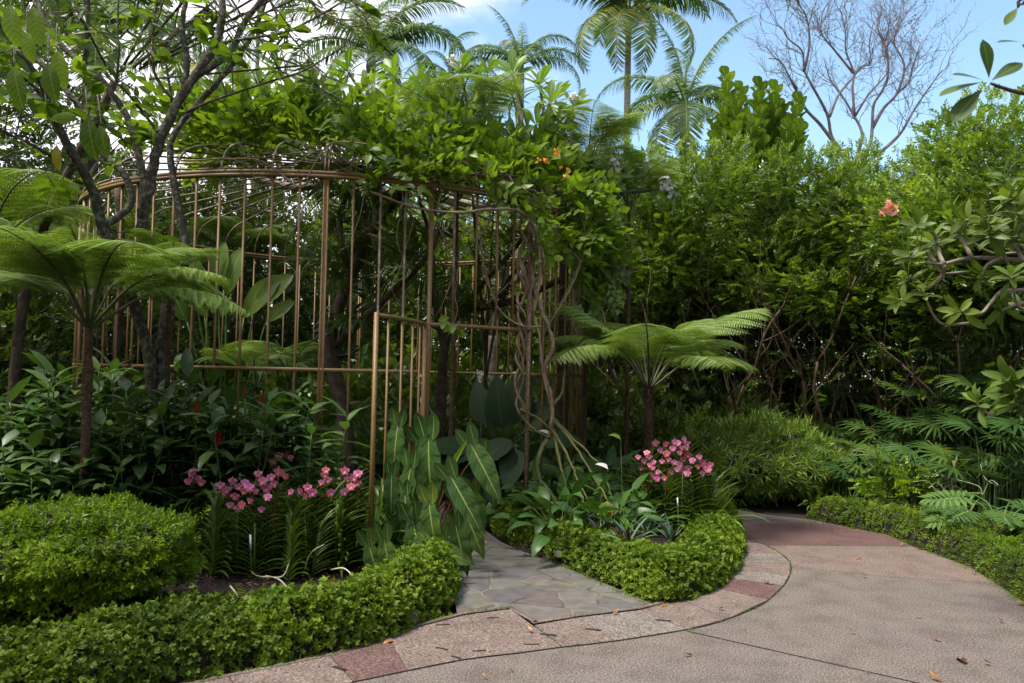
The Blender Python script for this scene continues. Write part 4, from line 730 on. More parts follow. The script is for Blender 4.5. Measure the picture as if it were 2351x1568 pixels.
for q in range(4): c.put(TWV[q], rdir(len(W[q::4])) + [.2, -.4, -.9], [[0, -1, .4]], W[q::4], rng.uniform(.6, .95, len(W[q::4])))
for pts in ([(1030,735,7.2),(1050,750,7.2)],[(1330,650,8.8)],[(1335,700,8.7)],[(870,360,6.9),(905,365,6.9),(845,345,6.9)],[(940,400,7.0),(930,430,7.0)],[(800,330,7.0)],[(980,425,7.1)]):
    for p in pts: m = 4; c.put(VL, rdir(m) + [0, -.5, -.5], rdir(m, 1) + [0, -1, 0], np.repeat([A(*p) - vo], m, 0) + rng.normal(size=(m, 3))*.03, .8)
# stems tangled along the roof edge
for k in range(70):
    a0 = rng.uniform(14, 80); n = int(rng.integers(4, 9)); st = rng.uniform(3, 7)*rng.choice([-1, 1]); r = rng.uniform(2.3, 3.08); P = []
    for i in range(n): r = np.clip(r + rng.normal()*.16, 1.6, 3.12); P.append(CP(a0 + i*st, r, (roofz(min(r, 2.99)) if r < 3 else ZR + .1) + rng.uniform(-.12, .12)))
    tube(g, np.array(P) - vo, rng.uniform(.004, .013), .003, sides=5, k=4)
for k in range(14):                              # fine strands hanging in loops from the ring
    a0 = rng.uniform(12, 66); P = [CP(a0, 3.0, 3.45)]; z = 3.45; aa = a0
    for i in range(int(rng.integers(3, 7))): z -= rng.uniform(.12, .4); aa += rng.normal()*3; P.append(CP(aa, 3.0 + rng.normal()*.07, z))
    tube(g, np.array(P) - vo, rng.uniform(.003, .009), .003, sides=5)
def st(pts, r0, r1, mat=None, gg=None): P = smooth_path(path3(pts, vo), 7); P[1:-1] += rng.normal(size=(len(P) - 2, 3))*min(r0, .02)*.22; tube(g if gg is None else gg, P, r0, r1, sides=7, raw=True, wob=.09)
st([(850,440,7.1),(960,478,7.1),(1050,488,7.2),(1130,480,7.4),(1190,485,7.7),(1225,520,7.9),(1238,580,8.0),(1238,650,8.0),(1225,720,8.0)], .012, .018)
st([(590,420,7.1),(560,370,7.0),(510,395,7.0)], .006, .004); st([(400,370,7.2),(520,365,7.0),(600,370,7.0),(690,430,7.0),(715,390,6.95),(760,330,6.95),(850,330,6.9)], .008, .006)
q0, q1 = np.array(A(1204, 470, 8.1)), np.array(A(1192, 950, 8.08))
for s_ in range(3):
    t = np.linspace(0, 1, 70); rr_ = .024 + .028*np.abs(np.sin(t*7 + s_)); a = t*30*(1 if s_ < 2 else .7) + s_*2.1; P = q0 + (q1 - q0)*t[:, None]; P = P + np.stack([np.cos(a)*rr_, np.sin(a)*rr_, 0*a], 1) + [0.0, 0, 0]
    tube(g, P - vo, .017, .012, sides=6, raw=True)
st([(1245,500,8.2),(1222,620,8.15),(1240,700,8.1),(1262,760,8.1),(1268,800,8.1),(1250,850,8.1),(1262,900,8.05),(1268,950,8.0),(1262,1000,8.0)], .024, .022)
st([(1215,520,8.1),(1250,600,8.0),(1215,680,8.1),(1236,760,8.0),(1246,850,8.0),(1262,930,8.0)], .014, .012); st([(1280,560,8.3),(1330,600,8.3),(1300,680,8.2),(1250,760,8.1)], .008, .006); st([(1100,500,7.9),(1110,600,7.95),(1140,700,8.0),(1190,745,8.0),(1245,750,8.0)], .008, .01)
st([(1330,480,8.6),(1345,560,8.5),(1310,650,8.4),(1248,770,8.1)], .007, .006); st([(1020,560,7.6),(1050,640,7.7),(1030,720,7.7)], .005, .004)
obj('stems', g, M['vinestem'], vt); obj('leaves', c, M['vine'], vt)
rt = Geo()
st([(1262,1000,8.0),(1240,1040,7.9),(1235,1090,7.85),(1262,1130,7.8),(1300,1180,7.75),(1345,1220,7.7)], .026, .018, gg=rt)
for e_ in ([(1265,960,8.0),(1310,1010,7.85),(1355,1080,7.7),(1395,1150,7.6)],[(1265,955,8.0),(1330,1020,7.9),(1385,1075,7.8)],[(1262,980,8.0),(1300,1040,7.8),(1330,1110,7.7),(1365,1180,7.6)],[(1270,985,8.0),(1285,1060,7.8),(1310,1150,7.7),(1320,1200,7.65)],[(1262,940,8.0),(1290,900,8.1),(1298,850,8.2)],[(1192,950,8.08),(1225,985,8.0),(1262,1005,7.95)],[(1195,940,8.05),(1235,960,8.0),(1268,990,7.95)]):
    st(e_, .017, .009, gg=rt)
obj('aerial_roots', rt, M['root'], vt)
for x, y, d in ((1245,395,8.0),(1272,368,8.3),(1293,418,8.2)):
    of = Geo()
    for q in range(3): of.put(petal, rdir(5, .3), rdir(5), np.repeat([A(x, y, d) - vo - [0, .35, 0]], 5, 0) + rng.normal(size=3)*.035, .8)
    obj('flower', of, M['orange'], vt)
# ------------------------------------------------------------------ tree ferns
FF = []
for a in ((1.25, 19, .48, 1.2, .95), (1.35, 20, .50, 1.5, 1.0), (1.25, 19, .48, .85, .8)):
    f_, s_ = fern_frond(*[a[0], a[1], a[2], a[3], a[4]]); FF.append((f_.mesh('blade', M['fern']), s_.mesh('stalk', M['stipe'])))
def tree_fern(label, loc, zt, r, fr, sc=1.0, skirt=True, dark=False):
    t = thing('tree_fern', label, 'tree fern', loc, 0, 'tree ferns'); g = Geo()
    if zt > .1:
        P = smooth_path([(0, 0, -.05), (.01, 0, zt*.5), (0, 0, zt)], 12); tube(g, P, np.interp(np.linspace(0, 1, len(P)), [0, .5, .8, 1], [r*1.1, r*.8, r*1.05, r*.6]), sides=12, raw=True, wob=.06)
        m = int(500*zt) if r > .04 else 0; a = rng.uniform(0, 6.28, m); z = rng.uniform(0, zt, m); g.put(leaf(.09, .012, 2, 'taper', .1, .3), np.stack([np.cos(a)*.28, np.sin(a)*.28, 1 - .3*rng.random(m)], 1), rdir(m), np.stack([np.cos(a)*r*.8, np.sin(a)*r*.8, z], 1), 1.0)
        obj('trunk', g, M['fibre'], t)
    for az, el, s, k in fr:
        a, e = math.radians(az), math.radians(el); D = [math.cos(a)*math.cos(e), math.sin(a)*math.cos(e), math.sin(e)]; nn = [-math.cos(a)*math.sin(e), -math.sin(a)*math.sin(e), math.cos(e)]
        f = orient(obj('frond', FF[k][0], None, t), D, nn, (0, 0, zt - .02), s*sc); o_ = obj('stalk', FF[k][1], None, f)
    if r > 9:
        for az_ in (20, 150, 260): me_ = FF[0][0].copy(); me_.materials[0] = M['dryfrond']; a_ = math.radians(az_); orient(obj('dead_frond', me_, None, t), [math.cos(a_)*.3, math.sin(a_)*.3, -1], [math.cos(a_), math.sin(a_), .3], (math.cos(a_)*r*.5, math.sin(a_)*r*.5, zt - .08), .42)
    return t
def fan(n, el, s, jit=.12, a0=0): return [(a0 + k*360/n + rng.normal()*7, el + rng.normal()*6, s*rng.uniform(1-jit, 1+jit), k % 3) for k in range(n)]
tree_fern('tall tree fern at the left with a dark hairy trunk', tuple(A(198, 900, 5.9)*[1, 1, 0]), 1.88, .038, fan(7, -2, 1.0) + fan(4, 18, .9, a0=20) + [(2, -20, 1.15, 0), (180, -10, 1.1, 0), (250, 12, .9, 2), (285, 20, .85, 2), (225, 22, .9, 1)], .9)
tree_fern('tree fern with a brown fibrous trunk in the island bed', tuple(A(1490, 900, 8.4)*[1, 1, 0]), 1.48, .042, fan(7, -4, 1.02) + fan(4, 16, .9, a0=20) + [(8, 9, 1.3, 2), (172, 14, 1.2, 2), (20, -2, 1.05, 0), (180, -2, 1.05, 0)], 1.0)
for x, y, d, z_, n, s, lab in ((1050,330,8.7,4.1,9,.85,'pale tree fern crown rising through the pergola roof'),(1350,400,9.4,3.95,8,.85,'tree fern crown among plumeria leaves at the right roof edge'),(1445,430,9.8,3.65,7,.8,'tree fern crown beside the rightmost white plumeria flowers'),
    (540,560,14.0,3.4,9,1.1,'tree fern beyond the pergola seen under the left roof ribs'),(-30,560,7.4,2.5,8,1.0,'blurred tree fern crown at the left edge above the tall one'),(395,520,6.6,2.3,6,.5,'small bright fern crown between the forked trunks'),
    (665,800,10.5,1.45,9,.75,'low fern on the pergola floor right of the forked trunks'),(590,830,11.5,1.3,8,.8,'low yellowish fern on the pergola floor farther back')):
    tree_fern(lab, tuple(A(x, y, d)*[1, 1, 0]), z_, .03 if z_ > 2.6 else .022, fan(n, 10, s), 1.0)
# ------------------------------------------------------------------ inside the pergola
et = [twig(.5, 26, leaf(.34, .03, 4, 'strap', .3, 1.3), spread=1.1, stem=False) for _ in range(2)]
def epi_tree(label, pts, r0, r1, n, sc=1.0, forks=()):
    b = np.array(A(*pts[0]))*[1, 1, 0]; t = thing('orchid_covered_tree', label, 'tree', tuple(b), 0, 'trees clad in strap-leaved orchids'); g = Geo(); P = smooth_path(path3(pts, b), 6); P[0][2] = 0; tube(g, P, r0, r1, sides=8, raw=True, wob=.06); c = Geo()
    allP = [P]
    for f_ in forks: Q = smooth_path(path3(f_, b), 6); tube(g, Q, r1*1.1, r1*.5, sides=7, raw=True); allP.append(Q)
    obj('trunk', g, M['barkdark'], t); Q = np.vstack(allP); i = rng.integers(len(Q)//8, len(Q), n); c.put(et[0], rdir(n, .6), rdir(n), Q[i] + rng.normal(size=(n, 3))*.06, sc*rng.uniform(.7, 1.15, n)); obj('strap_leaves', c, M['hedge_dark'], t)
epi_tree('dark trunk wrapped in strap-leaved orchids in the middle of the pergola', [(800,1130,9.6),(790,950,9.6),(760,800,9.6),(800,640,9.6),(860,520,9.6),(930,430,9.6),(1000,330,9.6)], .10, .05, 62, 1, [[(800,640,9.6),(780,520,9.7),(800,420,9.8)],[(760,800,9.6),(880,690,9.4),(980,590,9.2),(1010,520,9.2)]])
epi_tree('mossy leaning trunk with orchids seen through the door opening', [(1010,1080,10.4),(1020,800,10.3),(1060,720,10.2),(1180,690,10.0),(1290,640,9.9)], .07, .04, 16, .8, [[(1020,800,10.3),(1000,700,10.3),(990,560,10.3),(960,450,10.2)],[(1060,720,10.2),(1110,650,10.3),(1190,560,10.3),(1230,480,10.3)],[(1150,700,10.0),(1170,640,9.9),(1210,600,9.9)]])
epi_tree('dark post-like trunk at the right side of the pergola', [(1292,1060,9.9),(1292,800,9.9),(1295,600,9.9),(1300,430,9.9)], .07, .055, 5, .6)
epi_tree('thin dark trunk left of the forked tree inside the pergola', [(262,1080,9.4),(268,800,9.4),(280,600,9.4),(270,430,9.4)], .05, .04, 9, .7)
epi_tree('slim dark multi-stem inside the pergola behind the door header', [(1100,1080,10.8),(1115,850,10.8),(1100,640,10.8),(1085,450,10.8)], .03, .018, 3, .5, [[(1115,850,10.8),(1125,640,10.8),(1135,450,10.8)],[(1110,900,10.8),(1145,700,10.8),(1175,520,10.8)]])
# paddle-leaved plant
bt_ = A(520, 900, 11.5)*[1, 1, 0]; t = thing('paddle_leaf_plant', 'banana-like plant with broad pale paddle leaves behind the left pergola bars', 'plant', tuple(bt_)); s = Geo()
for x, y, dx, sc in ((560,640,.7,1.1),(585,620,.9,1.0),(470,640,-.2,1.2),(430,650,-.5,1.1),(520,590,.25,1.0),(500,570,.1,.9),(610,650,1.1,.7),(450,600,-.1,1.0)):
    p = A(x, y + 90, 11.5) - bt_; D = unit(np.array([dx, -.2, 1])); o = Geo(); o.put(leaf(.75, .3, 8, 'ell', .35, .5, wave=.03), [D], [[0, -1, .3]], [p], sc); obj('leaf', o, M['banana'], t); tube(s, [(0, 0, 0), p*.5 + [0, 0, .1], p], .025, .012)
obj('stalks', s, M['greenstalk'], t)
# leafy undergrowth on the pergola floor and just behind it
LG = leaf(.19, .055, 4, 'lance', .22, .5); 
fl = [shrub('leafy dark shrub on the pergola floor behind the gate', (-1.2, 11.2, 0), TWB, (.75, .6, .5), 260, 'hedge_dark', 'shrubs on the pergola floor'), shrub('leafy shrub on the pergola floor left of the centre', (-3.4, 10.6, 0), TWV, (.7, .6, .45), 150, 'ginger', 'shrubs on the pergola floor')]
for i, (x, y, s, lab) in enumerate(((-4.3, 9.2, 1.0, 'shrub just inside the left pergola bars'), (-2.6, 9.0, .9, 'shrub just inside the front post of the pergola'), (-2.0, 12.3, 1.3, 'shrub at the back of the pergola below its rail'), (-3.7, 12.2, 1.3, 'shrub at the back left of the pergola'), (-.5, 12.2, 1.2, 'shrub at the back of the pergola seen through the door'), (.4, 11.0, 1.0, 'shrub right of the inner path in the pergola'),
    (-4.9, 10.4, 1.2, 'shrub at the far left inside the pergola'), (-1.75, 10.2, .8, 'shrub beside the orchid-clad trunk'), (-.9, 13.8, 1.6, 'shrub outside the back of the pergola behind its door'), (-3.0, 14, 1.7, 'shrub outside the back of the pergola at its centre'), (-5.2, 13.4, 1.7, 'shrub outside the back of the pergola at its left'), (1.4, 13.0, 1.6, 'shrub outside the right rear of the pergola'), (-6.6, 11, 1.6, 'shrub outside the left side of the pergola'), (-7.0, 9.0, 1.5, 'shrub beyond the tall left tree fern'), (-8.3, 7.6, 1.5, 'shrub at the left edge behind the red-flowered plants'))):
    shrub(lab, (x, y, 0), None, None, 0, None, 'shrubs on the pergola floor' if i < 8 else 'shrubs around the back of the pergola', proto=fl[i % 2], rz=i*1.7, sc=s)
# small pale orchid, lamp head and pipe inside
t = thing('hanging_orchid', 'small pale lilac orchid spray hanging in the door opening', 'orchid', tuple(A(1102, 900, 9.4)*[1, 1, 0])); b = np.array(t.location); g = Geo(); tube(g, [(0, 0, 0), (.02, 0, .8), A(1102, 840, 9.4) - b], .01, .004); obj('stem', g, M['greenstalk'], t)
g = Geo()
for x, y in ((1098,855),(1106,858),(1102,866),(1100,876)): g.put(blossom, [[0, -1, .2]], [[0, 0, 1]], [A(x, y, 9.4) - b], .6)
obj('flowers', g, M['white'], t)
t = thing('stake_lamp', 'mossy tilted stake with a white cap behind the gate', 'garden lamp', tuple(A(968, 1010, 8.8)*[1, 1, 0])); b = np.array(t.location); g = Geo(); tube(g, [(0, 0, 0), A(960, 1010, 8.8) - b, A(973, 925, 8.8) - b], .04, .035, sides=9); obj('stake', g, M['barkmoss'], t)
g = Geo(); p = A(973, 925, 8.8) - b; tube(g, [p, p + [.005, 0, .06], p + [.008, 0, .09]], [.042]*5 + [.036]*5 + [.01], sides=12); obj('cap', g, M['label'], t)
g = Geo(); tube(g, [A(1006, 978, 8.9), A(985, 935, 8.9), A(975, 915, 8.8)], .013, .012, sides=8); tag(obj('water_pipe', g, M['greypipe']), 'thin grey pipe leaning diagonally by the gate hinge post', 'pipe')
# ------------------------------------------------------------------ low mats of ground cover
ml = rhomb(.030, .021, .18); ml3 = Geo()
for s_, a_ in ((1, 0), (.8, .8), (.8, -.8)): ml3.put(ml, [[math.sin(a_), math.cos(a_), .1]], [[0, 0, 1]], [[0, .006, 0]], s_)
def sprig(lf, n=6, el=(.9, -.1), s=1.0): return whorl(n, lf, el[0], el[1], .25, .7, 1.2, .016)
SP = [sprig(ml3, 6) for _ in range(3)]; SPs = [sprig(rhomb(.03, .013, .15), 9, (1.2, -.2)) for _ in range(3)]
def mat(name, label, pts, inside, wd, ht, dens, mats='mat', sp=None, cat='ground cover', sz=1.0, bump=.16):
    E = smooth_path(np.array([(*p, 0) for p in pts]), 8)[:, :2]; T = unit(np.gradient(E, axis=0)); Nn = np.stack([-T[:, 1], T[:, 0]], 1)
    flip = np.sign(np.sum(Nn*(np.array(inside) - E), 1)); Nn = Nn*np.where(flip == 0, 1, flip)[:, None]
    Lt = np.concatenate([[0], np.cumsum(np.linalg.norm(np.diff(E, axis=0), axis=1))]); ph = rng.random(3)*9
    def surf(u, s):                                # u metres along, s 0..1 across from the outer edge
        e = np.stack([np.interp(u, Lt, E[:, k]) for k in (0, 1)], 1); nn = unit(np.stack([np.interp(u, Lt, Nn[:, k]) for k in (0, 1)], 1)); q = 2*s - 1
        endf = np.clip(np.minimum(u, Lt[-1]-u)/.18, 0.02, 1)**.5; P3 = np.stack([u, s, 0*u], 1)*[1, wd, 1]; b = 1 + bump*noise3(P3, 7, ph) + bump*.6*noise3(P3, 17, ph + 2)
        h = ht*np.clip(1 - np.abs(q)**3.2, 0, 1)**.6*endf*b; off = (.0 + wd*(s*.96 + .02))*1.0 + .03*noise3(P3, 5, ph + 5)
        return np.column_stack([e + nn*off[:, None], h]), np.column_stack([nn*(q*1.0 + .001)[:, None]*np.abs(q)[:, None]**1.2, .35 + 1 - np.abs(q)**2])
    g = Geo(); nu, ns = max(8, int(Lt[-1]/.06)), 13; U, S = np.meshgrid(np.linspace(0, Lt[-1], nu), np.linspace(0, 1, ns), indexing='ij'); P, _ = surf(U.ravel(), S.ravel()); P[:, 2] -= .03
    g.add(P, [(i*ns + j_, i*ns + j_ + 1, (i+1)*ns + j_ + 1, (i+1)*ns + j_) for i in range(nu-1) for j_ in range(ns-1)])
    n = int(dens*Lt[-1]*wd); u, s = rng.uniform(0, Lt[-1], n), rng.random(n); s = np.where(rng.random(n) < .35, rng.beta(.6, 3, n), s); P, D = surf(u, s); P[:, 2] += rng.normal(size=n)*.008 + (rng.random(n) < .04)*rng.uniform(.015, .055, n); c = Geo(); sp_ = sp or SP
    D = unit(D) + rng.normal(size=(n, 3))*.35
    for q in range(3): c.put(sp_[q], D[q::3], rdir(len(D[q::3])), P[q::3], sz*rng.uniform(.7, 1.3, len(D[q::3])))
    o = obj(name, c, M[mats]); tag(o, label, cat, None, 'stuff'); obj('soil_core', g, M['soil'], o, True)
w2 = lambda *p: [tuple(G(x, y)[:2]) for x, y in p]
mat('ground_cover', 'bright green low ground cover rimming the island bed', w2((1095,1165),(1120,1200),(1165,1238),(1240,1268),(1310,1300),(1400,1340),(1500,1381),(1570,1378),(1625,1360),(1672,1325),(1694,1290),(1700,1250),(1690,1210),(1665,1180)), (.9, 7.6), .52, .25, 1500)
mat('ground_cover', 'bright green ground cover mound left of the flagstone entrance', w2((600,1535),(700,1512),(830,1482),(900,1464),(955,1436),(1010,1405),(1040,1385),(1042,1340),(1035,1300),(985,1258)), (-1.5, 6.0), .50, .27, 1500)
mat('ground_cover', 'dark shaded ground cover along the bottom left', w2((300,1640),(400,1590),(500,1548),(590,1522),(640,1500)) if False else [(-2.55, 3.0), (-2.1, 3.6), (-1.75, 4.0)] + w2((530,1545),(600,1522),(650,1500)), (-3.2, 5.4), .75, .26, 1300, 'darkmat')
mat('ground_cover', 'dark ground cover behind the bottom left mat, under the clipped mound', [(-3.4, 3.2), (-2.9, 3.9), (-2.3, 4.4), (-1.6, 4.65), (-1.2, 4.75)], (-3.2, 5.8), .65, .17, 900, 'darkmat')
mat('ground_cover', 'mossy low ground cover along the right verge of the path', w2((1850,1190),(1935,1207),(2040,1228),(2120,1258),(2190,1285),(2240,1310),(2290,1342),(2335,1372),(2380,1402)), (7.5, 9.5), .42, .24, 1500, 'mat', SPs, sz=.9)
0 and mat('ground_cover', 'mossy ground cover clump lowest on the right verge', w2((2285,1345),(2330,1372),(2370,1400)) + [(3.9, 5.2)], (4.8, 7.0), .45, .25, 1500, 'mound', SPs)
mat('ground_cover', 'yellowish ground cover behind the verge at the right', w2((2180,1240),(2260,1275),(2330,1320),(2400,1370)), (8.5, 8.5), .5, .3, 900, 'mound', SPs)
# clipped mound
def mound(label, loc, R, n, matn, sp, name='clipped_bush', cat='bush', sz=1.0, under=-.35, core=True, tilt=0, bumps=.12):
    t = thing(name, label, cat, (loc[0], loc[1], 0)); d = rdir(n*2); d = d[d[:, 2] > under][:n]; ph = rng.random(3)*9; f = 1 + bumps*noise3(d, 3.4, ph) + bumps*.6*noise3(d, 9, ph + 1)
    P = d*f[:, None]*np.array(R) + [0, 0, loc[2]]; P[:, 2] += tilt*d[:, 0]; c = Geo(); D = unit(d/np.array(R)) + rng.normal(size=P.shape)*.3 + [0, 0, .35]; P = P - D*(rng.random((len(P), 1))**2*.06) + D*((rng.random((len(P), 1)) < .03)*rng.uniform(.02, .07, (len(P), 1)))
    for q in range(3): c.put(sp[q], D[q::3], rdir(len(D[q::3])), P[q::3], sz*rng.uniform(.7, 1.3, len(D[q::3])))
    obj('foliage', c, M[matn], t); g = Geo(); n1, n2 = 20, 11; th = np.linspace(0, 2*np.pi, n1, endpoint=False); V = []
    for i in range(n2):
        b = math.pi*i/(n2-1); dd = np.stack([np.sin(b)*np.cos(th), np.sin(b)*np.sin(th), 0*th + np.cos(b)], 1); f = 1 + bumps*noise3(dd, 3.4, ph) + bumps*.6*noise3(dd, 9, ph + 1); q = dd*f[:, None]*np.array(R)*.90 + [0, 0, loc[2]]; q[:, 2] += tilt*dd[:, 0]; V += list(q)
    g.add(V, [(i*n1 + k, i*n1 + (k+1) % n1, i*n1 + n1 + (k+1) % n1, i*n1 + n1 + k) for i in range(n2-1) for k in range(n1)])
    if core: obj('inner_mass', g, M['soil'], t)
    s = Geo(); multi_stem(s, (0, 0, 0), 5, loc[2], .5, .015, 1); obj('stems', s, M['barkdark'], t); return t
SM = [sprig(rhomb(.036, .016, .18), 9, (1.2, -.1)) for _ in range(3)]
mound('clipped bright green mounded bush at the lower left', (-2.74, 4.95, .43), (.80, .56, .32), 6600, 'mound', SM, sz=.85, tilt=.06, under=-.6, bumps=.16)
NT = [whorl(16, rhomb(.14, .013, .1), 1.3, -.25, .3, .7, 1.1) for _ in range(3)]
mound('fine needle-leaved rounded bush where the path bends out of sight', (A(1735, 1000, 10.7)[0], 10.7, .50), (1.12, .75, .50), 1500, 'needle', NT, 'needle_leaved_bush', sz=1.0, under=-.8, bumps=.18)
mound('fine needle-leaved bush left of the rounded one behind the orchids', (A(1610, 1000, 10.9)[0], 10.9, .50), (.7, .6, .46), 800, 'needle', NT, 'needle_leaved_bush', sz=.95, under=-.8, bumps=.18)
# ------------------------------------------------------------------ red-flowered leafy plants on the left
GL = [leaf(.24, .075, 5, 'lance', .25, b, 1.2, wave=.03) for b in (.5, 1.0)]
def ginger_mesh(h=1.0, n=17):
    g = Geo(); c = Geo(); ln = rng.normal(size=2)*.1; P = smooth_path([(0, 0, 0), (ln[0]*.3, ln[1]*.3, h*.5), (ln[0], ln[1], h)], 8); tube(g, P, .008, .004, sides=5, raw=True)
    t = np.linspace(.28, 1, n)**.85; i = t*(len(P)-1); pos = np.stack([np.interp(i, np.arange(len(P)), P[:, k]) for k in range(3)], 1); a = np.arange(n)*2.25 + rng.random(); e = np.interp(t, [.3, .9, 1], [0, .35, .8]) + rng.normal(size=n)*.18
    for q in (0, 1): c.put(GL[q], np.stack([np.cos(a)*np.cos(e), np.sin(a)*np.cos(e), np.sin(e)], 1)[q::2], np.stack([-np.cos(a)*np.sin(e), -np.sin(a)*np.sin(e), np.cos(e)], 1)[q::2], pos[q::2], rng.uniform(.75, 1.15, len(a[q::2])))
    return g, c
GM = [tuple((a.mesh('stem', M['greenstalk']), b.mesh('leaves', M['ginger']))) for a, b in (ginger_mesh() for _ in range(5))]
def ginger(x, d, ytop, label, k, group='leafy red-flowered plants', nst=3, bud=None):
    p = A(x, 900, d)*[1, 1, 0]; h = A(x, ytop, d)[2]; t = thing('ginger_plant', label, 'plant', tuple(p), 0, group)
    for q in range(nst):
        m = GM[(k + q) % 5]; o = obj('leafy_stem', m[1], None, t); o.location = (rng.normal()*.09, rng.normal()*.09, 0); o.rotation_euler = (rng.normal()*.07, rng.normal()*.07, rng.uniform(0, 6.28)); s = h*rng.uniform(.8, 1.0) if q else h; o.scale = (.85 + .3*s, .85 + .3*s, s); obj('stem', m[0], None, o)
    if bud:
        x_, y_, sz = bud; b = Geo(); q = A(x_, y_, d - .12) - p; bl = leaf(.055, .03, 3, 'ell', .5, -.3)
        for ring in range(4): a = np.arange(6)*1.047 + ring*.5; b.put(bl, np.stack([np.cos(a)*(.55 - ring*.13), np.sin(a)*(.55 - ring*.13), 1 + 0*a], 1), np.stack([-np.cos(a), -np.sin(a), .3 + 0*a], 1), q + np.array([0, 0, ring*.02]), sz)
        obj('flower_bud', b, M['red'], t); st_ = Geo(); tube(st_, [(0, 0, 0), q*[.5, .5, .6], q], .007, .005); obj('flower_stalk', st_, M['greenstalk'], t)
    return t
buds = {(500, 6.55): (500, 1030, 1.6, 'plant carrying the big scarlet bud in front of the orchids'), (452, 6.5): (450, 950, .75, 'plant with a small red bud below the middle rail'), (600, 6.6): (598, 936, .8, 'plant with a small red bud beside the front post'),
        (400, 6.7): (401, 876, .6, 'plant with a pink and white bud topmost among the leaves'), (565, 6.6): (562, 915, .5, 'plant with a tiny pale bud left of the front post')}
k = 0
for (x, d), (bx, by, sz, lab) in buds.items(): ginger(x + 8, d, by + 10, lab, k, 'leafy red-flowered plants', 3, (bx, by, sz)); k += 1
rows = [(7.0, 862, range(-60, 740, 62)), (6.6, 905, range(-90, 760, 58)), (6.2, 960, range(-90, 340, 60)), (5.8, 1050, range(-90, 300, 66))]
names = ['back row', 'second row', 'third row', 'front row']
for r_, (d, y0, xs) in enumerate(rows):
    for x in xs:
        xx = x + rng.uniform(-15, 15); yt = y0 + rng.uniform(-22, 26) + max(0, (xx - 420))*(.28 if r_ == 0 else .22) + (40 if xx < 60 else 0); k += 1
        land = 'at the left edge' if xx < 60 else 'behind the tall tree fern trunk' if xx < 200 else 'right of the tall tree fern trunk' if xx < 330 else 'below the forked trees' if xx < 470 else 'behind the left orchids' if xx < 640 else 'at the foot of the front post'
        ginger(xx, d + rng.uniform(-.12, .12), yt, 'dark green leafy plant in the %s %s' % (names[r_], land), k, 'leafy plants %s %s' % (names[r_], land), 4 if r_ > 1 else 3)
# ------------------------------------------------------------------ pink orchids
VLf = [leaf(1, .085, 7, 'strap', .5, b, 1.5) for b in (.9, 1.3)]
def vanda(h=.5, n=15, ll=.26):
    g = Geo(); tube(g, [(0, 0, 0), (0, .0, h*.95)], .012, .008, sides=5, k=2); t = np.linspace(.05, 1, n)
    for s in (-1, 1):
        D = np.stack([s*np.interp(t, [0, 1], [1.0, .55]), rng.normal(size=n)*.12, np.interp(t, [0, 1], [.55, 1.3])], 1); Nn = np.stack([-s*.8 + 0*t, 0*t, .6 + 0*t], 1); P = np.stack([0*t, 0*t, t*h + (s > 0)*h/n/2], 1); g.put(VLf[0 if s > 0 else 1], D, Nn, P, ll*rng.uniform(.85, 1.15, n))
    return g.mesh('leaves', M['strap'])
VM = [vanda(.5, 17, .30), vanda(.42, 15, .28), vanda(.58, 18, .32)]
def orchid_flower():
    g = Geo(); pt_ = leaf(.032, .026, 4, 'obov', .12, .35, wave=.04); a = np.array([1.57, 1.57 + 1.15, 1.57 - 1.15, 1.57 + 2.5, 1.57 - 2.5]); D = np.stack([np.cos(a), .25 + 0*a, np.sin(a)], 1); g.put(pt_, D, np.stack([-np.cos(a)*.25, 1 + 0*a, -np.sin(a)*.25], 1), np.zeros((5, 3)), [.95, 1.1, 1.1, .9, .9]); g2_ = Geo(); g2_.put(leaf(.022, .014, 3, 'ovate', .4, .9), [[0, .7, -.7]], [[0, 1, .5]], [[0, .002, 0]], 1); return g.mesh('flower', M['pink']), g2_.mesh('lip', M['coral'])
OFM = [orchid_flower() for _ in range(3)]; OFC = []
for m1_, m2_ in OFM: q = m1_.copy(); q.materials[0] = M['coral']; OFC.append((q, m2_))
def orchid(label, x, y, d, pts, k, zs=.05, group='pink orchids in the left bed', sc=1.0, extra=()):
    p = A(x, y, d)*[1, 1, 0] + [0, 0, zs]; t = thing('orchid_plant', label, 'orchid', tuple(p), 0, group); o = obj('leaves', VM[k % 3], None, t); o.rotation_euler = (0, 0, rng.normal()*.5); o.scale = (sc,)*3
    for e in extra: o = obj('leaves', VM[(k + 1) % 3], None, t, loc=(e[0], e[1], 0)); o.rotation_euler = (rng.normal()*.08, rng.normal()*.1, rng.normal()*.7); o.scale = (sc*.9,)*3
    if pts:
        P = np.array([A(a_, b_, d - .30 + rng.uniform(-.08, .08)) for a_, b_ in pts]) - p; c = P.mean(0); g = Geo(); o_ = P[np.argsort(P[:, 2])]; tube(g, [(0, 0, .25*sc), (c[0]*.5, c[1]*.6, max(.3*sc, c[2]*.8)), c, o_[-1] + [0, 0, .04]], .005, .003, sides=5)
        for q in P: tube(g, [c*[1, 1, 0] + [0, 0, q[2] - .01], q + [0, .012, 0]], .002, .0015, sides=3, k=1)
        s_ = obj('flower_spike', g, M['redstalk'], t)
        for q in P:
            m = (OFM if rng.random() < .78 else OFC)[int(rng.integers(3))]; d_ = unit(np.array([rng.normal()*.45, -1, rng.normal()*.25 + .05])); fl_ = obj('flower', m[0], None, s_); orient(fl_, d_, [0, 0, 1], q, rng.uniform(.85, 1.25)); l_ = obj('flower', m[1], None, s_); l_.name = 'lip'; orient(l_, d_, [0, 0, 1], q + d_*.004, 1.2)
    return t
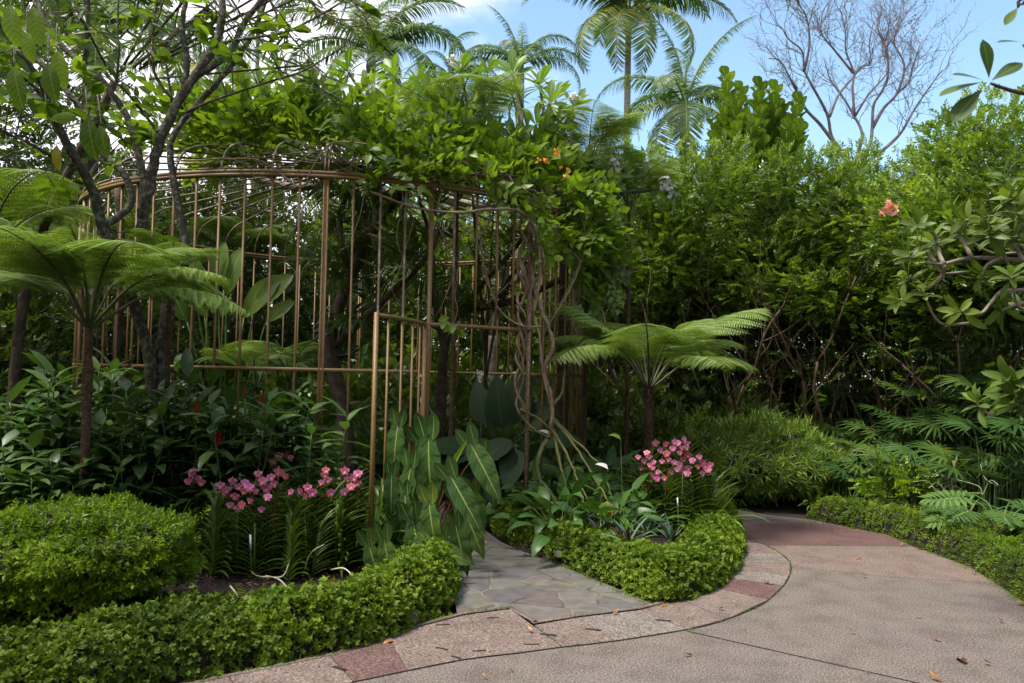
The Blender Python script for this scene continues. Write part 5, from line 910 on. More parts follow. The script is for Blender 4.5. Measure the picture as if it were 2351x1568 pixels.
FLW = [(445,1083),(452,1100),(462,1108),(432,1106),(440,1090),(505,1115),(512,1133),(500,1148),(528,1160),(548,1118),(562,1108),(540,1140),(560,1128),(572,1120),(556,1160),(546,1168),(575,1150),(593,1088),(604,1105),(612,1122),(588,1128),(622,1096),(628,1112),(640,1083),(655,1092),(615,1142),(600,1170),(520,1125),(535,1105),(668,1130),(690,1128),(706,1120),(700,1140),(716,1132),(738,1108),(745,1090),(753,1102),(758,1132),(748,1080),(792,1082),(798,1100),(812,1098),(822,1088),(806,1118),(790,1130),(820,1110),(640,1048),(628,1060),(655,1040),(668,1052)]
plx = [(520,1275,6.35),(585,1290,6.2),(640,1300,6.1),(700,1300,6.25),(752,1295,6.3),(800,1285,6.4),(470,1270,6.5),(835,1290,6.5),(610,1260,6.9)]
lab_o = ['orchid with coral pink flowers behind the right end of the clipped mound', 'orchid with a crowded pink spray just left of the white label', 'orchid in the centre of the left bed with mixed pink flowers', 'orchid with low pink flowers right of centre in the left bed', 'orchid with two-tone flowers left of the gate', 'orchid with bright pink flowers nearest the gate post', 'leftmost orchid with a single cluster above the clipped mound', 'orchid leaf fan beside the outer gate post', 'lilac orchid behind the others near the front post']
asg = [[] for _ in plx]
for f_ in FLW:
    if f_[1] < 1065: asg[8].append(f_); continue
    i = int(np.argmin([abs(f_[0] - q[0]) for q in plx[:8]])); asg[i].append(f_)
for i, q in enumerate(plx): orchid(lab_o[i], q[0], 900, q[2], asg[i], i, .04, sc=1.0, extra=((rng.uniform(-.16, .16), rng.uniform(.1, .3)), (rng.uniform(-.2, .2), -.12), (rng.uniform(-.2, .2), -.22), (rng.uniform(-.2, .2), .2)))
FRW = [(1465,1050),(1478,1060),(1490,1050),(1500,1062),(1472,1075),(1498,1075),(1485,1040),(1515,1035),(1530,1042),(1545,1030),(1560,1040),(1535,1055),(1548,1062),(1520,1060),(1568,1055),(1580,1045),(1556,1018),(1570,1010),(1578,1018),(1565,1030),(1550,1015),(1590,1058),(1605,1050),(1612,1062),(1498,1090),(1510,1085),(1525,1098),(1508,1100),(1555,1078),(1568,1082),(1580,1075),(1560,1068),(1578,1088),(1618,1070),(1625,1080),(1505,1018),(1528,1020),(1612,1088),(1602,1072),(1540,1085),(1630,1068),(1492,1068),(1575,1028)]
prx = [(1490,8.0),(1530,7.8),(1570,7.9),(1605,8.0)]; asg = [[] for _ in prx]
for f_ in FRW: asg[int(np.argmin([abs(f_[0] - q[0]) for q in prx]))].append(f_)
for i, q in enumerate(prx): orchid(['leftmost pink orchid in the island bed by the tree fern trunk', 'pink orchid in the island bed behind the boat lilies', 'pink orchid in the island bed behind the thin white label', 'rightmost pink orchid in the island bed beside the lime leaves'][i], q[0], 900, q[1], asg[i], i, .1, 'pink orchids in the island bed', 1.15, ((.12, .12), (-.12, .1)))
# lime strap leaves and irises
def clump(label, p, n, L_, w_, bend, m, name='strap_leaved_plant', cat='plant', group=None, el=(.6, 1.4), z=.05, spread=.08, rz=0, prof='strap'):
    g = strap_clump(n, L_, w_, bend, el, spread=spread, prof=prof); o = obj(name, g, M[m], None, True, (p[0], p[1], z)); return tag(o, label, cat, group)
clump('lime green strap leaves arching over the path at the right tip of the island', A(1630, 900, 8.0), 48, .62, .026, 1.5, 'lime', z=.08, el=(.7, 1.45))
clump('taller grassy strap leaves right behind the island orchids', A(1600, 900, 8.5), 44, .68, .03, .9, 'lime', z=.08, el=(1.0, 1.5))
clump('green sword-like leaves between the orchids and the front post', A(765, 900, 6.9), 34, .62, .035, .8, 'strap', el=(1.05, 1.5)); clump('sword-like leaves beside the outer gate post', A(835, 900, 6.65), 34, .72, .035, 1.2, 'lime', el=(.8, 1.5))
clump('grassy leaves beside the gate at the foot of the sagging philodendron', A(885, 900, 6.7), 22, .55, .03, 1.4, 'strap', el=(.7, 1.4))
# plant labels
for x, y, d, lab in ((575,1245,5.9,'white plastic plant label standing among the left orchids'),(1556,1155,7.4,'thin white plant label among the island orchids')):
    p = A(x, y, d); g = Geo(); s_ = .055 if x < 1000 else .05; box(g, (0, 0, 0), (.014 if x < 1000 else .011, .003, s_*2), 0); o = obj('plant_label', g, M['label'], None, False, tuple(p)); o.rotation_euler = (0, -.06, .1); sg = Geo(); box(sg, (0, .004, -s_*.5 - p[2]/2), (.004, .002, p[2])); obj('stake', sg, M['greenstalk'], o, False); tag(o, lab, 'plant label')
# pale aerial roots on the mulch
for pts, lab in (([(575,1310,6.0),(590,1322,5.9),(620,1325,5.8),(650,1322,5.75),(665,1290,5.9),(680,1265,6.0)], 'pale forked root curling over the mulch in front of the white label'),([(610,1322,5.85),(640,1330,5.7),(662,1352,5.6),(675,1370,5.5),(690,1388,5.4)], 'long pale root reaching toward the ground cover'),([(700,1310,5.95),(708,1280,5.9),(722,1262,5.9),(745,1250,5.95)], 'thin upright pale root in the left bed'),
    ([(760,1308,5.9),(790,1305,5.8),(812,1325,5.7),(830,1345,5.6)], 'pale root near the foot of the gate post'),([(528,1345,5.6),(545,1370,5.5),(542,1400,5.4),(538,1430,5.3)], 'yellowish root hanging below the clipped mound')):
    P = np.array([A(*q) for q in pts]); P[:, 2] = np.maximum(P[:, 2], .07); g = Geo(); tube(g, P, .0065, .003, sides=5); o = obj('aerial_root', g, M['whiteroot']); tag(o, lab, 'root', 'pale orchid roots on the mulch')
# ------------------------------------------------------------------ philodendron by the gate
pb = A(985, 900, 6.85)*[1, 1, 0]; t = thing('gate_philodendron', 'big philodendron with long wavy arrow leaves and red stalks beside the gate', 'plant', tuple(pb)); s = Geo()
def arrow_leaf(L_=.5, W_=.16):
    g = Geo(); g.put(leaf(.80, .26, 11, 'lance', .25, rng.uniform(.3, .9), 1.2, wave=.10, twist=rng.uniform(-.4, .4)), [[0, 1, 0]], [[0, 0, 1]], [[0, .0, 0]], 1.0)
    for s_ in (-1, 1): g.put(leaf(.30, .14, 6, 'ell', .2, -.4, wave=.06), [[s_*.2, -1, .15]], [[0, 0, 1]], [[s_*.035, .1, 0]], 1.0)
    return g
AL = [arrow_leaf() for _ in range(6)]
al = [((985,990,6.5),(0,-1),1.02,.0),((1000,955,6.5),(.05,-1),.0,0),((915,965,6.6),(-.1,-1),.55,0),((960,1000,6.7),(.45,-1),.55,0),((900,1080,6.4),(0,-1),.42,0),((945,1060,6.5),(-.15,-1),.7,.1),((930,1125,6.3),(.05,-1),.5,0),((985,1140,6.2),(.1,-1),.75,0),((1030,1085,6.3),(.62,-1),.8,0),((1075,1010,6.6),(.6,-1),.7,.2),((1105,1040,6.8),(.35,-1),.6,.3),((930,1140,6.45),(-.05,-1),.45,.1),((870,1190,6.3),(-.5,-1),.5,.1),((880,1230,6.15),(.25,-1),.5,0),((945,1180,6.3),(.25,-1),.6,.1),((1050,1130,6.5),(.45,-1),.7,.3),((1045,1200,6.3),(.25,-1),.55,.4),((975,1245,6.15),(1,-.35),.5,.1),((845,1240,6.2),(.3,-1),.42,.1),((1015,1220,6.3),(.12,-1),.5,.3),((900,1180,6.5),(.6,-1),.5,.1),((1060,1190,6.6),(.1,-1),.6,.5),((1085,1120,6.9),(.25,-1),.6,.4),((955,1110,6.7),(-.3,-1),.6,.1)]
for i, (p, d2, s_, tl) in enumerate(al):
    if s_ == 0: continue
    q = A(*p) - pb; D = np.array([d2[0], -.18 + tl*.3, d2[1]]); g = Geo(); g.put(AL[i % 6], [D], [[.5*tl - .1 + rng.normal()*.25, -1, .25]], [q], (.3 + s_*.55)*rng.uniform(.85, 1.1)); obj('leaf', g, M['philo'], t)
    tube(s, [(rng.normal()*.05, rng.normal()*.05, 0), q*[.6, .3, .75] + [0, .1, 0], q], .009, .006, sides=5)
for k in range(7): q = A(1000 + rng.uniform(-40, 60), 1100 + rng.uniform(-60, 80), 6.75) - pb; tube(s, [(0, .05, .05), q*[.4, .5, .8], q], .008, .006, sides=5)
obj('stalks', s, M['redstalk'], t); g = Geo(); g.put(leaf(.45, .05, 5, 'lance', .6, -.2), [[.55, -.1, .9]], [[0, -1, .2]], [A(1010, 1110, 6.6) - pb], 1.0); obj('yellow_stalk', g, M['yellow'], t)
# broad dark leaves in the doorway
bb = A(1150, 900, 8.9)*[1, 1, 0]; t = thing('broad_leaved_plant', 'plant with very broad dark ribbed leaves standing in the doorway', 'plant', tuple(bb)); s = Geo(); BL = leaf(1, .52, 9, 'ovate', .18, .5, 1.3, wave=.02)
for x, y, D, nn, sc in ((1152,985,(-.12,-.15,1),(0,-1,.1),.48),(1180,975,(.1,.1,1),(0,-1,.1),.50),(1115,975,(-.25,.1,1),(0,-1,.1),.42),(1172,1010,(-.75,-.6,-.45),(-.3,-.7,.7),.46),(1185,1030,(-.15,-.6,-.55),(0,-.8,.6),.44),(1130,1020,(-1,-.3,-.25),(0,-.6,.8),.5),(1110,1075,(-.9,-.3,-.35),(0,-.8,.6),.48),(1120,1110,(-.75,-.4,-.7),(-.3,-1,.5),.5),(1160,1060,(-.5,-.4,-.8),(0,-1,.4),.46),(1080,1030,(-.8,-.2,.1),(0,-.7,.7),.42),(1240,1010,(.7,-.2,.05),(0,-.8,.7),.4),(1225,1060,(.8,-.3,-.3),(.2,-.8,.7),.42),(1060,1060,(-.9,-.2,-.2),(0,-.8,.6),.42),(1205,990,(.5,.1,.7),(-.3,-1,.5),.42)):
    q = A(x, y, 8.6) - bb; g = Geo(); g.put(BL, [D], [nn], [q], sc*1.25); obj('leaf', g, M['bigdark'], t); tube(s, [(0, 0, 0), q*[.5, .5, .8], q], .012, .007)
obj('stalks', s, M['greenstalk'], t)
# ------------------------------------------------------------------ island bed planting
LL = [leaf(.26, .095, 7, 'lance', .2, b, 1.3, wave=.03) for b in (.6, 1.1, 1.6)]
def lily(label, x, d, n, sc, k, spathe=None, m='lily', group='peace lilies in the island bed'):
    n = int(n*1.7); sc *= 1.15
    p = A(x, 900, d)*[1, 1, 0] + [0, 0, .08]; t = thing('peace_lily', label, 'plant', tuple(p), 0, group); c = Geo(); s = Geo()
    a = np.arange(n)*2.4 + rng.random(); e = np.linspace(1.3, .35, n) + rng.normal(size=n)*.1; D0 = np.stack([np.cos(a)*np.cos(e), np.sin(a)*np.cos(e), np.sin(e)], 1); Lp = rng.uniform(.28, .46, n)*sc; P = D0*Lp[:, None]
    for i in range(n): tube(s, [(0, 0, 0), P[i]*[.5, .5, .6], P[i]], .005, .003, sides=4, k=2)
    D = D0*[1.2, 1.2, .35] + [0, 0, .1]
    for q in range(3): c.put(LL[q], D[q::3], rdir(len(D[q::3]), 3), P[q::3], sc*rng.uniform(.8, 1.2, len(D[q::3])))
    obj('leaves', c, M[m], t); obj('stalks', s, M['greenstalk'], t)
    if spathe:
        q = A(*spathe[:3]) - p; g = Geo(); tube(g, [(0, 0, 0), q*[.5, .5, .6], q], .004, .003, sides=5); obj('flower_stalk', g, M['greenstalk'], t); g = Geo(); g.put(leaf(.13, .06, 5, 'ovate', .7, .5), [[-.9, -.2, .6]], [[0, -.6, 1]], [q], 1.0); obj('spathe', g, M[spathe[3]], t)
    return t
lily('peace lily with an open white flower in the middle of the island bed', 1370, 7.5, 15, .95, 0, (1396, 1078, 7.3, 'white')); lily('peace lily under the green aerial roots nearest the flagstones', 1290, 7.2, 15, .95, 1); lily('peace lily directly right of the rusty door post', 1285, 7.8, 14, .9, 2)
lily('peace lily with a yellowish spathe in front of the tree fern trunk', 1435, 7.7, 14, .9, 3, (1425, 1010, 7.8, 'lime')); lily('peace lily with a pale green spathe inside the right pergola bars', 1320, 8.3, 15, 1.0, 4, (1340, 1085, 7.9, 'lime')); lily('peace lily at the foot of the twisted vine stems', 1225, 8.4, 14, 1.0, 5, (1262, 1000, 8.2, 'white'))
lily('low peace lily behind the boat lilies', 1420, 7.1, 12, .8, 6); lily('peace lily against the right rear pergola bars', 1390, 8.9, 16, 1.05, 7)
HL = [leaf(.2, .19, 6, 'ovate', .15, b, 1.2) for b in (.5, .9)]
for x, d, sc, lab in ((1350,9.6,1.0,'heart-leaved plant outside the right pergola bars'),(1405,9.3,1.0,'heart-leaved plant left of the island tree fern trunk'),(1450,9.4,.9,'heart-leaved plant directly behind the tree fern trunk'),(1545,9.2,.8,'heart-leaved plant right of the tree fern trunk behind the orchids'),(1300,9.3,1,'heart-leaved plant among the right pergola bars')):
    p = A(x, 900, d)*[1, 1, 0] + [0, 0, .05]; t = thing('heart_leaved_plant', lab, 'plant', tuple(p), 0, 'heart-leaved plants behind the island bed'); c = Geo(); s = Geo(); n = 18; a = np.arange(n)*2.4; e = np.linspace(1.4, .5, n); P = np.stack([np.cos(a)*np.cos(e), np.sin(a)*np.cos(e), np.sin(e)], 1)*rng.uniform(.4, .68, n)[:, None]*sc
    for i in range(n): tube(s, [(0, 0, 0), P[i]*[.4, .4, .6], P[i]], .005, .003, sides=4, k=2)
    c.put(HL[0], np.stack([np.cos(a), np.sin(a) - .5, -.35 + 0*a], 1), rdir(n, 2.5) + [0, -.5, 0], P, sc*rng.uniform(.8, 1.15, n)); obj('leaves', c, M['lily'], t); obj('stalks', s, M['greenstalk'], t)
g = Geo(); p = A(1395, 1150, 7.25); g.put(leaf(.22, .13, 6, 'ovate', .2, .5, wave=.03), [[-.15, -.3, -1]], [[0, -1, .3]], [p], 1.0); tube(g, [p, p + [-.05, .1, .1], p + [-.1, .2, .05]], .004, sides=4); o = obj('yellowing_leaf', g, M['yleaf']); tag(o, 'yellow spotted heart-shaped leaf hanging at the end of the green roots', 'leaf')
for x, y, d, sc, lab in ((1450,1260,6.6,1.0,'front boat lily with purple undersides in the island bed'),(1545,1240,6.8,.85,'boat lily right of the front one beside the orchids'),(1385,1215,7.0,.8,'boat lily left of the front one below the yellow leaf'),(1490,1215,7.1,.9,'boat lily behind the front one')):
    p = A(x, 900, d)*[1, 1, 0] + [0, 0, .22]; t = thing('boat_lily', lab, 'plant', tuple(p), 0, 'boat lilies in the island bed'); obj('leaves', strap_clump(15, .27*sc, .042*sc, .55, (.45, 1.4), prof='taper', fold=.5, spread=.02), M['rhoeo'], t); obj('purple_leaves', strap_clump(7, .2*sc, .04*sc, .3, (.8, 1.4), prof='taper', fold=.6, spread=.02), M['purple'], t)
# ------------------------------------------------------------------ right side understorey
FL_ = [fan_leaf(11, .36, .034, 2.9), fan_leaf(9, .33, .036, 2.4), fan_leaf(13, .38, .03, 3.3)]
def rhapis(label, x, d, ytop, n=12, sc=1.0):
    p = A(x, 900, d)*[1, 1, 0]; h = A(x, ytop, d)[2]; t = thing('lady_palm', label, 'palm', tuple(p), 0, 'lady palms on the right side'); s = Geo(); c = Geo()
    for k in range(n):
        a = k*2.4; z = h*rng.uniform(.45, .95); r = rng.uniform(.15, .5); b = np.array([math.cos(a)*.1, math.sin(a)*.1, 0]); q = np.array([math.cos(a)*r, math.sin(a)*r*.8, z]); tube(s, [b, b + [0, 0, z*.7], q], .011, .004, sides=4); D = [math.cos(a), math.sin(a) - .25, rng.uniform(-.35, .5)]; c.put(FL_[k % 3], [D], [[0, -.45, 1]], [q], sc*rng.uniform(.85, 1.15))
    obj('stems', s, M['greenstalk'], t); obj('fans', c, M['rhapis'], t)
for x, d, y, n, sc, lab in ((1880,11.2,935,14,1,'leftmost lady palm beside the needle-leaved bush'),(1965,11.3,890,16,1.1,'lady palm with light fans under the screen stems'),(2060,10.6,905,15,1.1,'lady palm in the middle of the right thicket'),(2140,10.2,880,16,1.1,'lady palm with wide dark fans right of centre'),(2225,9.8,840,18,1.15,'tallest lady palm near the glossy leaves at the right'),(2310,9.2,850,16,1.15,'lady palm at the right edge behind the glossy leaves'),(1930,10.2,1000,12,.95,'low lady palm in front of the leftmost one'),(2020,9.8,1010,12,.95,'low lady palm above the yellow variegated plants'),
    (2270,8.8,960,14,1.05,'lady palm above the cut-leaf philodendron'),(2370,8.6,900,14,1.05,'lady palm cut by the right edge'),(2120,9.4,1010,12,1,'low lady palm behind the striped rosettes')): rhapis(lab, x, d, y, n, sc)
for x, d, n, L_, w_, b, m, lab in ((1955,9.6,34,.42,.03,1.4,'varieg','striped strap-leaved clump leftmost along the right verge'),(2010,9.5,32,.42,.03,1.3,'varieg','striped strap-leaved clump second from the left on the right verge'),(2110,9.3,32,.45,.032,1.4,'varieg','striped strap-leaved clump right of the yellow bush'),(2165,9.1,30,.5,.034,1.4,'varieg','larger striped clump above the middle of the right verge'),(2215,8.6,30,.45,.03,1.5,'varieg','striped clump left of the cut-leaf philodendron'),(2060,8.9,30,.34,.034,1.3,'varieg','low striped clump at the edge of the verge'),
    (2130,8.7,26,.36,.05,1.0,'strap','broad green rosette on the right verge'),(1990,9.0,26,.3,.04,1.0,'strap','small green rosette on the right verge'),(2330,7.0,26,.5,.045,1.7,'lime','arching fresh green strap leaves at the right edge above the verge'),(2250,7.9,28,.4,.03,1.5,'strap','dark strap-leaved clump above the brown boulder'),(2170,8.2,24,.3,.03,1.4,'varieg','low striped clump just left of the brown boulder')):
    clump(lab, A(x, 900, d), n, L_, w_, b, m, 'striped_plant' if m == 'varieg' else 'strap_leaved_plant', group='strap-leaved plants on the right verge', el=(.3, 1.4))
shrub('small yellow-leaved bush among the striped plants on the right', A(2058, 900, 9.4)*[1, 1, 0], TW, (.34, .28, .33), 120, 'yellow', None, 'yellow_bush')
sq = A(2190, 900, 8.9)*[1, 1, 0]; t = thing('post_orchid', 'stake with curling pale roots and a tuft of strap leaves on the right verge', 'orchid', tuple(sq)); g = Geo(); tube(g, [(0, 0, 0), (0, 0, .75)], .03, .025, sides=7); obj('stake', g, M['barkmoss'], t); obj('leaves', strap_clump(30, .32, .022, 1.1, (.2, 1.4), spread=.04), M['strap'], t).location = (0, 0, .62)
g = Geo()
for k in range(9): P = np.cumsum(np.vstack([[[0, -.03, .55]], rng.normal(size=(6, 3))*.09]), 0); tube(g, P, .004, .003, sides=4)
obj('roots', g, M['whiteroot'], t)
LO = [lobed_leaf(.55, 8), lobed_leaf(.5, 9)]
for x, d, y, n, lab in ((2300,7.7,1130,10,'cut-leaf philodendron at the right edge over the verge'),(2250,8.2,1150,7,'smaller cut-leaf philodendron left of the big one')):
    p = A(x, 900, d)*[1, 1, 0]; t = thing('cut_leaf_philodendron', lab, 'plant', tuple(p), 0, 'cut-leaf philodendrons'); s = Geo(); c = Geo(); h = A(x, y, d)[2]
    for k in range(n): a = k*2.4; q = np.array([math.cos(a)*.35, math.sin(a)*.3, h*rng.uniform(.5, 1.0)]); tube(s, [(0, 0, 0), q*[.4, .4, .8], q], .009, .006); c.put(LO[k % 2], [[math.cos(a), math.sin(a) - .4, -.1]], [[0, -.4, 1]], [q], rng.uniform(.6, .85))
    obj('stalks', s, M['greenstalk'], t); obj('leaves', c, M['philo'], t)
for x, d, lab in ((1870, 10.0, 'spiky low agave-like fern at the left end of the right verge'),): clump(lab, A(x, 900, d), 20, .3, .04, .9, 'strap', group=None, el=(.2, 1.3))
# hanging striped tuft in the screen trees
t = clump('pale striped tuft of leaves hanging in the shade right of the screen stems', A(2290, 750, 9.6), 60, .5, .018, 2.2, 'varieg', 'hanging_tuft', z=A(2290, 750, 9.6)[2], el=(.0, 1.2)); clump('pale tuft of leaves hanging behind the right tree fern', A(1700, 790, 12.5), 34, .5, .02, 2.6, 'varieg', 'hanging_tuft', z=A(1700, 770, 12.5)[2], el=(.2, 1.2))
# ------------------------------------------------------------------ glossy-leaved branches from the right
rb = np.array([4.55, 5.6, 0]); t = thing('glossy_leaved_tree', 'plumeria leaning in from the right edge with glossy leaves and one pink flower cluster', 'tree', tuple(rb)); g = Geo(); c = Geo(); z6 = lambda x, y: (x*.335 + 1563.6, y*.335 + 525.3)
tube(g, [(0, 0, 0), (.05, 0, 1.3), (-.05, 0, 2.6), (-.1, 0, 3.3)], .09, .05, sides=8)
RL = [whorl(10, leaf(.175, .055, 6, 'ell', .25, .45, 1.3), 1.0, -.3, .3) for _ in range(3)]
def rbr(pts, d, r0, r1, tip=True, n0=None):
    P = np.array([A(*z6(*q), d + .1*math.sin(i)) for i, q in enumerate(pts)]) - rb; tube(g, P, r0*.72, r1*.72, sides=7)
    if tip: put_tip(P[-1], unit(P[-1] - P[-2]))
def put_tip(p, d, s=1.0): c.put(RL[int(rng.integers(3))], [unit(d + np.array([0, -.15, .3]))], [[0, -1, .3]], [p], s*rng.uniform(.7, .95))
for q in ([(2600,230),(2351,215),(2000,200),(1800,240),(1700,235),(1560,190)],[(1800,240),(1760,150),(1740,50),(1700,10),(1620,-20)],[(1800,250),(1790,320),(1680,410),(1500,490)],[(2500,300),(2280,290),(2240,240),(2180,100),(2100,30)],[(2000,205),(1900,30),(1850,-60)],[(2600,380),(2351,420),(2200,430),(2120,510),(2050,580),(1910,565)],[(2351,220),(2300,120),(2351,20),(2300,-80)],[(2500,480),(2300,520),(2200,560)],[(1740,230),(1680,150),(1640,120)],[(2200,200),(2100,250),(2060,320)],[(1680,410),(1600,350),(1560,330)]): rbr(q, 5.3, .022, .012)
for x, y in ((1950,-60),(2250,-200),(2100,-40),(2300,-100),(1900,20),(2280,60),(2150,60),(2260,330),(2320,-220),(2220,-330),(1720,100),(1660,440),(2330,520)):
    q = A(*z6(x, y), 5.4 + rng.uniform(-.3, .5)) - rb; e_ = q + np.array([.25, .1, -.12]) + rng.normal(size=3)*.08; tube(g, [e_ + [.2, 0, 0], e_, q], .010, .007, sides=5); put_tip(q, unit(q - e_) + rng.normal(size=3)*.3)
rbr([(2120,1275),(2060,1230),(2030,1195)], 5.0, .012, .009, True)
for x, y in ((2260,1040),(2330,1110),(2290,1190)): q = A(*z6(x, y), 5.0) - rb; tube(g, [q + [.35, .05, -.1], q + [.15, 0, -.08], q], .013, .009, sides=5); c.put(RL[0], [[-.5, -.3, .3]], [[0, -1, .3]], [q], 1.05)
obj('trunk', g, M['greybranch'], t); obj('crown', c, M['dkplum'], t); f_ = Geo()
for x, y in ((2035,478),(2047,470),(2040,486),(2055,478),(2030,490)): f_.put(petal, rdir(5, .3) + [0, -.6, 0], rdir(5), np.repeat([A(x, y, 5.2) - rb], 5, 0), .95)
obj('flowers', f_, M['blush'], t); g = Geo(); tube(g, np.array([A(2042, 485, 5.22), A(2075, 505, 5.3), A(2110, 525, 5.35)]) - rb, .006, .008, sides=5); obj('flower_stalk', g, M['redstalk'], t)
tb = np.array([2.9, 2.6, 0]); t = thing('overhanging_branch', 'out-of-focus leafy twig hanging into the sky at the top right', 'branch', tuple(A(2500, 300, 3.0))); tb = np.array(t.location); g = Geo(); c = Geo(); z3 = lambda x, y: (x*.335 + 1563.6, y*.335)
for q in ([(2800,700),(2351,640),(2200,600),(2120,570)],[(2700,-150),(2351,-20),(2310,50)],[(2700,250),(2420,330),(2351,300)]): tube(g, np.array([A(*z3(*w_), 3.0) for w_ in q]) - tb, .010, .005, sides=6)
BL2 = leaf(1, .40, 7, 'obov', .15, .25, 1.2)
for x, y, D, nn, sc in ((2110,540,(-.12,-.1,1),(.2,-1,.1),.155),(2125,555,(.8,-.1,.55),(-.3,-.8,.5),.14),(2085,555,(-1,-.2,.2),(0,-.55,.8),.14),(2080,560,(-1,-.1,-.25),(0,-.4,.9),.19),(2060,610,(-.75,-.2,-.75),(-.4,-.9,.4),.185),(2310,50,(-.5,-.1,-.6),(-.5,-1,.3),.09),(2340,290,(-1,-.1,.05),(0,-.5,.8),.10),(2330,300,(.4,-.1,-.5),(0,-.8,.5),.1),(2310,40,(.7,0,.3),(0,-1,.3),.1)): c.put(BL2, [D], [nn], [A(*z3(x, y), 3.0) - tb], sc)
obj('twigs', g, M['barkdark'], t); obj('leaves', c, M['dkplum'], t)
# ------------------------------------------------------------------ fallen leaves
FLV = [(1040,1395,.13,'dry','big orange-brown curled leaf standing against the left ground cover'),(1223,1452,.055,'dry','small orange leaf on the pink slab below the flagstone corner'),(905,1471,.07,'dry','tan leaf at the left edging beside the mossy rock'),(1409,1410,.05,'dry','pale leaf on the kerb seam below the flagstones'),(1525,1387,.07,'dry','yellow leaf on the kerb near the island tip'),(1648,1397,.055,'dry','orange-yellow leaf on the kerb right of the island tip'),
 (1748,1263,.05,'dry','yellow leaf on the small kerb slabs at the right of the island'),(1848,1209,.055,'dry','tan leaf on the red band nearest the needle-leaved bush'),(1905,1214,.04,'dry','pale leaf right of the tan one on the red band'),(2066,1253,.05,'dry','tan leaf at the right end of the red band'),(2100,1257,.09,'dry','bright orange leaf touching the right verge'),(1927,1277,.05,'dry','tan leaf in the middle of the pink band'),(1979,1281,.06,'dry','curled tan leaf right of the middle of the pink band'),(1989,1322,.06,'drybrown','dark thin leaf just below the pink band'),(2086,1291,.035,'dry','pale leaf near the right of the pink band'),(2244,1316,.06,'dry','tan leaf close to the moss on the right verge'),
 (2335,1386,.15,'yleaf','large yellow-green and brown leaf at the right edge of the path'),(1965,1451,.05,'dry','pale yellow leaf in the middle of the grey paving'),(1706,1442,.035,'dry','small yellow leaf just outside the kerb curve'),(1761,1438,.03,'drybrown','tiny brown leaf outside the kerb curve'),(2116,1416,.04,'dry','faint tan leaf right of centre on the grey paving'),(2304,1428,.05,'drybrown','reddish leaf near the right edge of the paving'),(2160,1471,.06,'dry','orange leaf right of centre on the grey paving'),(2240,1473,.03,'drybrown','tiny dark leaf right of the orange one'),
 (2215,1522,.11,'drybrown','long rusty brown leaf near the lower right'),(2277,1524,.05,'drybrown','small brown leaf right of the long rusty one'),(1999,1544,.03,'drybrown','small dark red leaf at the bottom of the paving'),(2163,1562,.07,'dry','tan leaf cut by the bottom edge'),(1572,1504,.05,'dry','orange leaf on the paving left of the long joint'),(1765,1341,.06,'drybrown','dark curled leaf on the dark red kerb slab'),(1175,1540,.03,'drybrown','small brown leaf bottom centre'),(1118,1249,.04,'dry','yellow leaf at the top of the flagstone path'),(1145,1247,.045,'dry','orange leaf beside the yellow one on the upper flagstones'),(1242,1289,.04,'dry','orange leaf on the flagstones along the island'),(1306,1320,.03,'drybrown','small red leaf on the right flagstones'),(1115,1556,.03,'dry','tiny orange leaf at the bottom edge')]
DLm = [[leaf(1, .36, 5, 'lance', .35, b, 1.0, wave=.08, twist=.5).mesh('leaf', M[m]) for b in (.8, -1.0)] for m in ('dry', 'drybrown', 'yleaf')]
for i, (x, y, s_, m, lab) in enumerate(FLV):
    p = G(x, y, .012); me = DLm[('dry', 'drybrown', 'yleaf').index(m)][i % 2]; o = obj('fallen_leaf', me, None); a = rng.uniform(0, 6.28) if i else 2.2; orient(o, [math.cos(a), math.sin(a), .12 if i % 2 == 0 else -.05], [rng.normal()*.15, rng.normal()*.15, 1], [p[0], p[1], .016 if i else .05], s_*1.15); tag(o, lab, 'leaf', 'fallen leaves on the paving')

# moss in the joints and small litter
def along(pts, n, jit, z=.004):
    E = smooth_path(np.array([(*p, 0) for p in pts]), 6)[:, :2]; Lt = np.concatenate([[0], np.cumsum(np.linalg.norm(np.diff(E, axis=0), axis=1))]); u = rng.uniform(0, Lt[-1], n)
    return np.column_stack([np.interp(u, Lt, E[:, 0]) + rng.normal(size=n)*jit, np.interp(u, Lt, E[:, 1]) + rng.normal(size=n)*jit, np.full(n, z)])
ee = [(-1.75, 3.9)] + w2((530,1552),(758,1504),(895,1465),(955,1437),(1045,1411)); e2 = w2((1500,1392),(1560,1373),(1640,1350),(1677,1327),(1694,1309),(1704,1292),(1707,1272),(1702,1252)); e3 = w2((1850,1196),(1935,1210),(2040,1231),(2120,1262),(2230,1305),(2290,1344),(2345,1384)); e4 = w2((1240,1284),(1310,1308),(1400,1350),(1490,1388))
g = Geo()
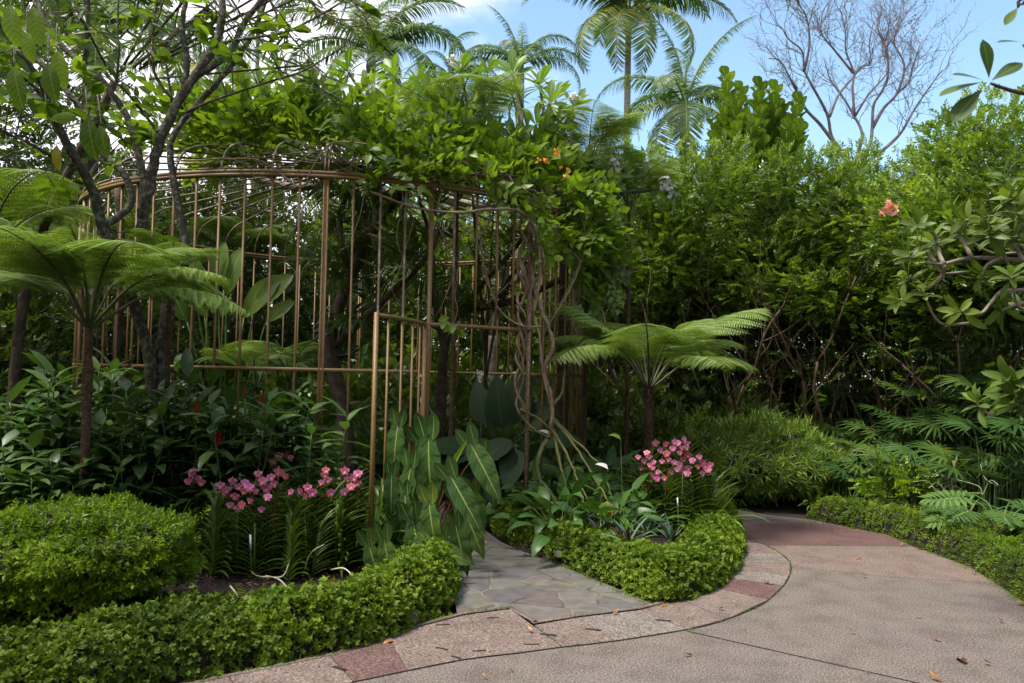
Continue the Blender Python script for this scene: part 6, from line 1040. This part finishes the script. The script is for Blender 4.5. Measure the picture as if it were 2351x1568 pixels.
for pts, n, j_ in ((ee, 420, .02), (e2, 380, .02), (e3, 500, .03), (e4, 260, .02), (outer[3:], 160, .006), (w2((1050,1411),(1170,1397)), 60, .008)):
    P = along(pts, n, j_); 
    for q in range(3): g.put(SPs[q], rdir(len(P[q::3]), 2.5), rdir(len(P[q::3])), P[q::3], rng.uniform(.15, .5, len(P[q::3])))
tag(obj('moss', g, M['mat']), 'thin fringe of moss in the paving joints and along the bed edges', 'moss', None, 'stuff')
g = Geo()
for pts, n, j_ in ((ee, 60, .12), (e3, 90, .16), (e4, 50, .12), (outer, 40, .06)): P = along(pts, n, j_, .012); g.put(leaf(.022, .009, 2, 'lance', .3, .6), np.column_stack([rng.normal(size=(n, 2)), np.full(n, .1)]), rdir(n, 3), P, rng.uniform(.4, 1.2, n))
n = 110; P = np.column_stack([rng.uniform(-.8, 3.6, n), rng.uniform(3.6, 9.0, n), np.full(n, .012)]); P = P[P[:, 0] > 1.2*(P[:, 1] < 6.5) + 2.4*(P[:, 1] >= 6.5) - 1.0*(P[:, 1] < 4.8)]; g.put(leaf(.02, .008, 2, 'lance', .3, .6), np.column_stack([rng.normal(size=(len(P), 2)), np.full(len(P), .1)]), rdir(len(P), 3), P, rng.uniform(.3, 1.0, len(P)))
tag(obj('leaf_litter', g, M['drybrown']), 'scattered crumbs of dead leaf on the paving and by the bed edges', 'leaf litter', None, 'stuff')

g = Geo(); n = 2600; P = np.column_stack([rng.uniform(-2.4, -.75, n), rng.uniform(4.75, 6.6, n), rng.uniform(.06, .085, n)]); g.put(leaf(.07, .004, 2, 'needle', .1, 1.2), np.column_stack([rng.normal(size=(n, 2)), rng.uniform(-.1, .5, n)]), rdir(n, 1), P, rng.uniform(.5, 1.4, n))
n = 70; P = np.column_stack([rng.uniform(-2.2, -.8, n), rng.uniform(4.8, 6.2, n), np.full(n, .092)]); g.put(leaf(.05, .02, 3, 'lance', .3, .8), np.column_stack([rng.normal(size=(n, 2)), np.full(n, .1)]), rdir(n, 2), P, rng.uniform(.4, 1.0, n))
tag(obj('bed_litter', g, M['drybrown']), 'dark fibres and dead leaves strewn over the black soil around the left orchids', 'leaf litter', None, 'stuff')
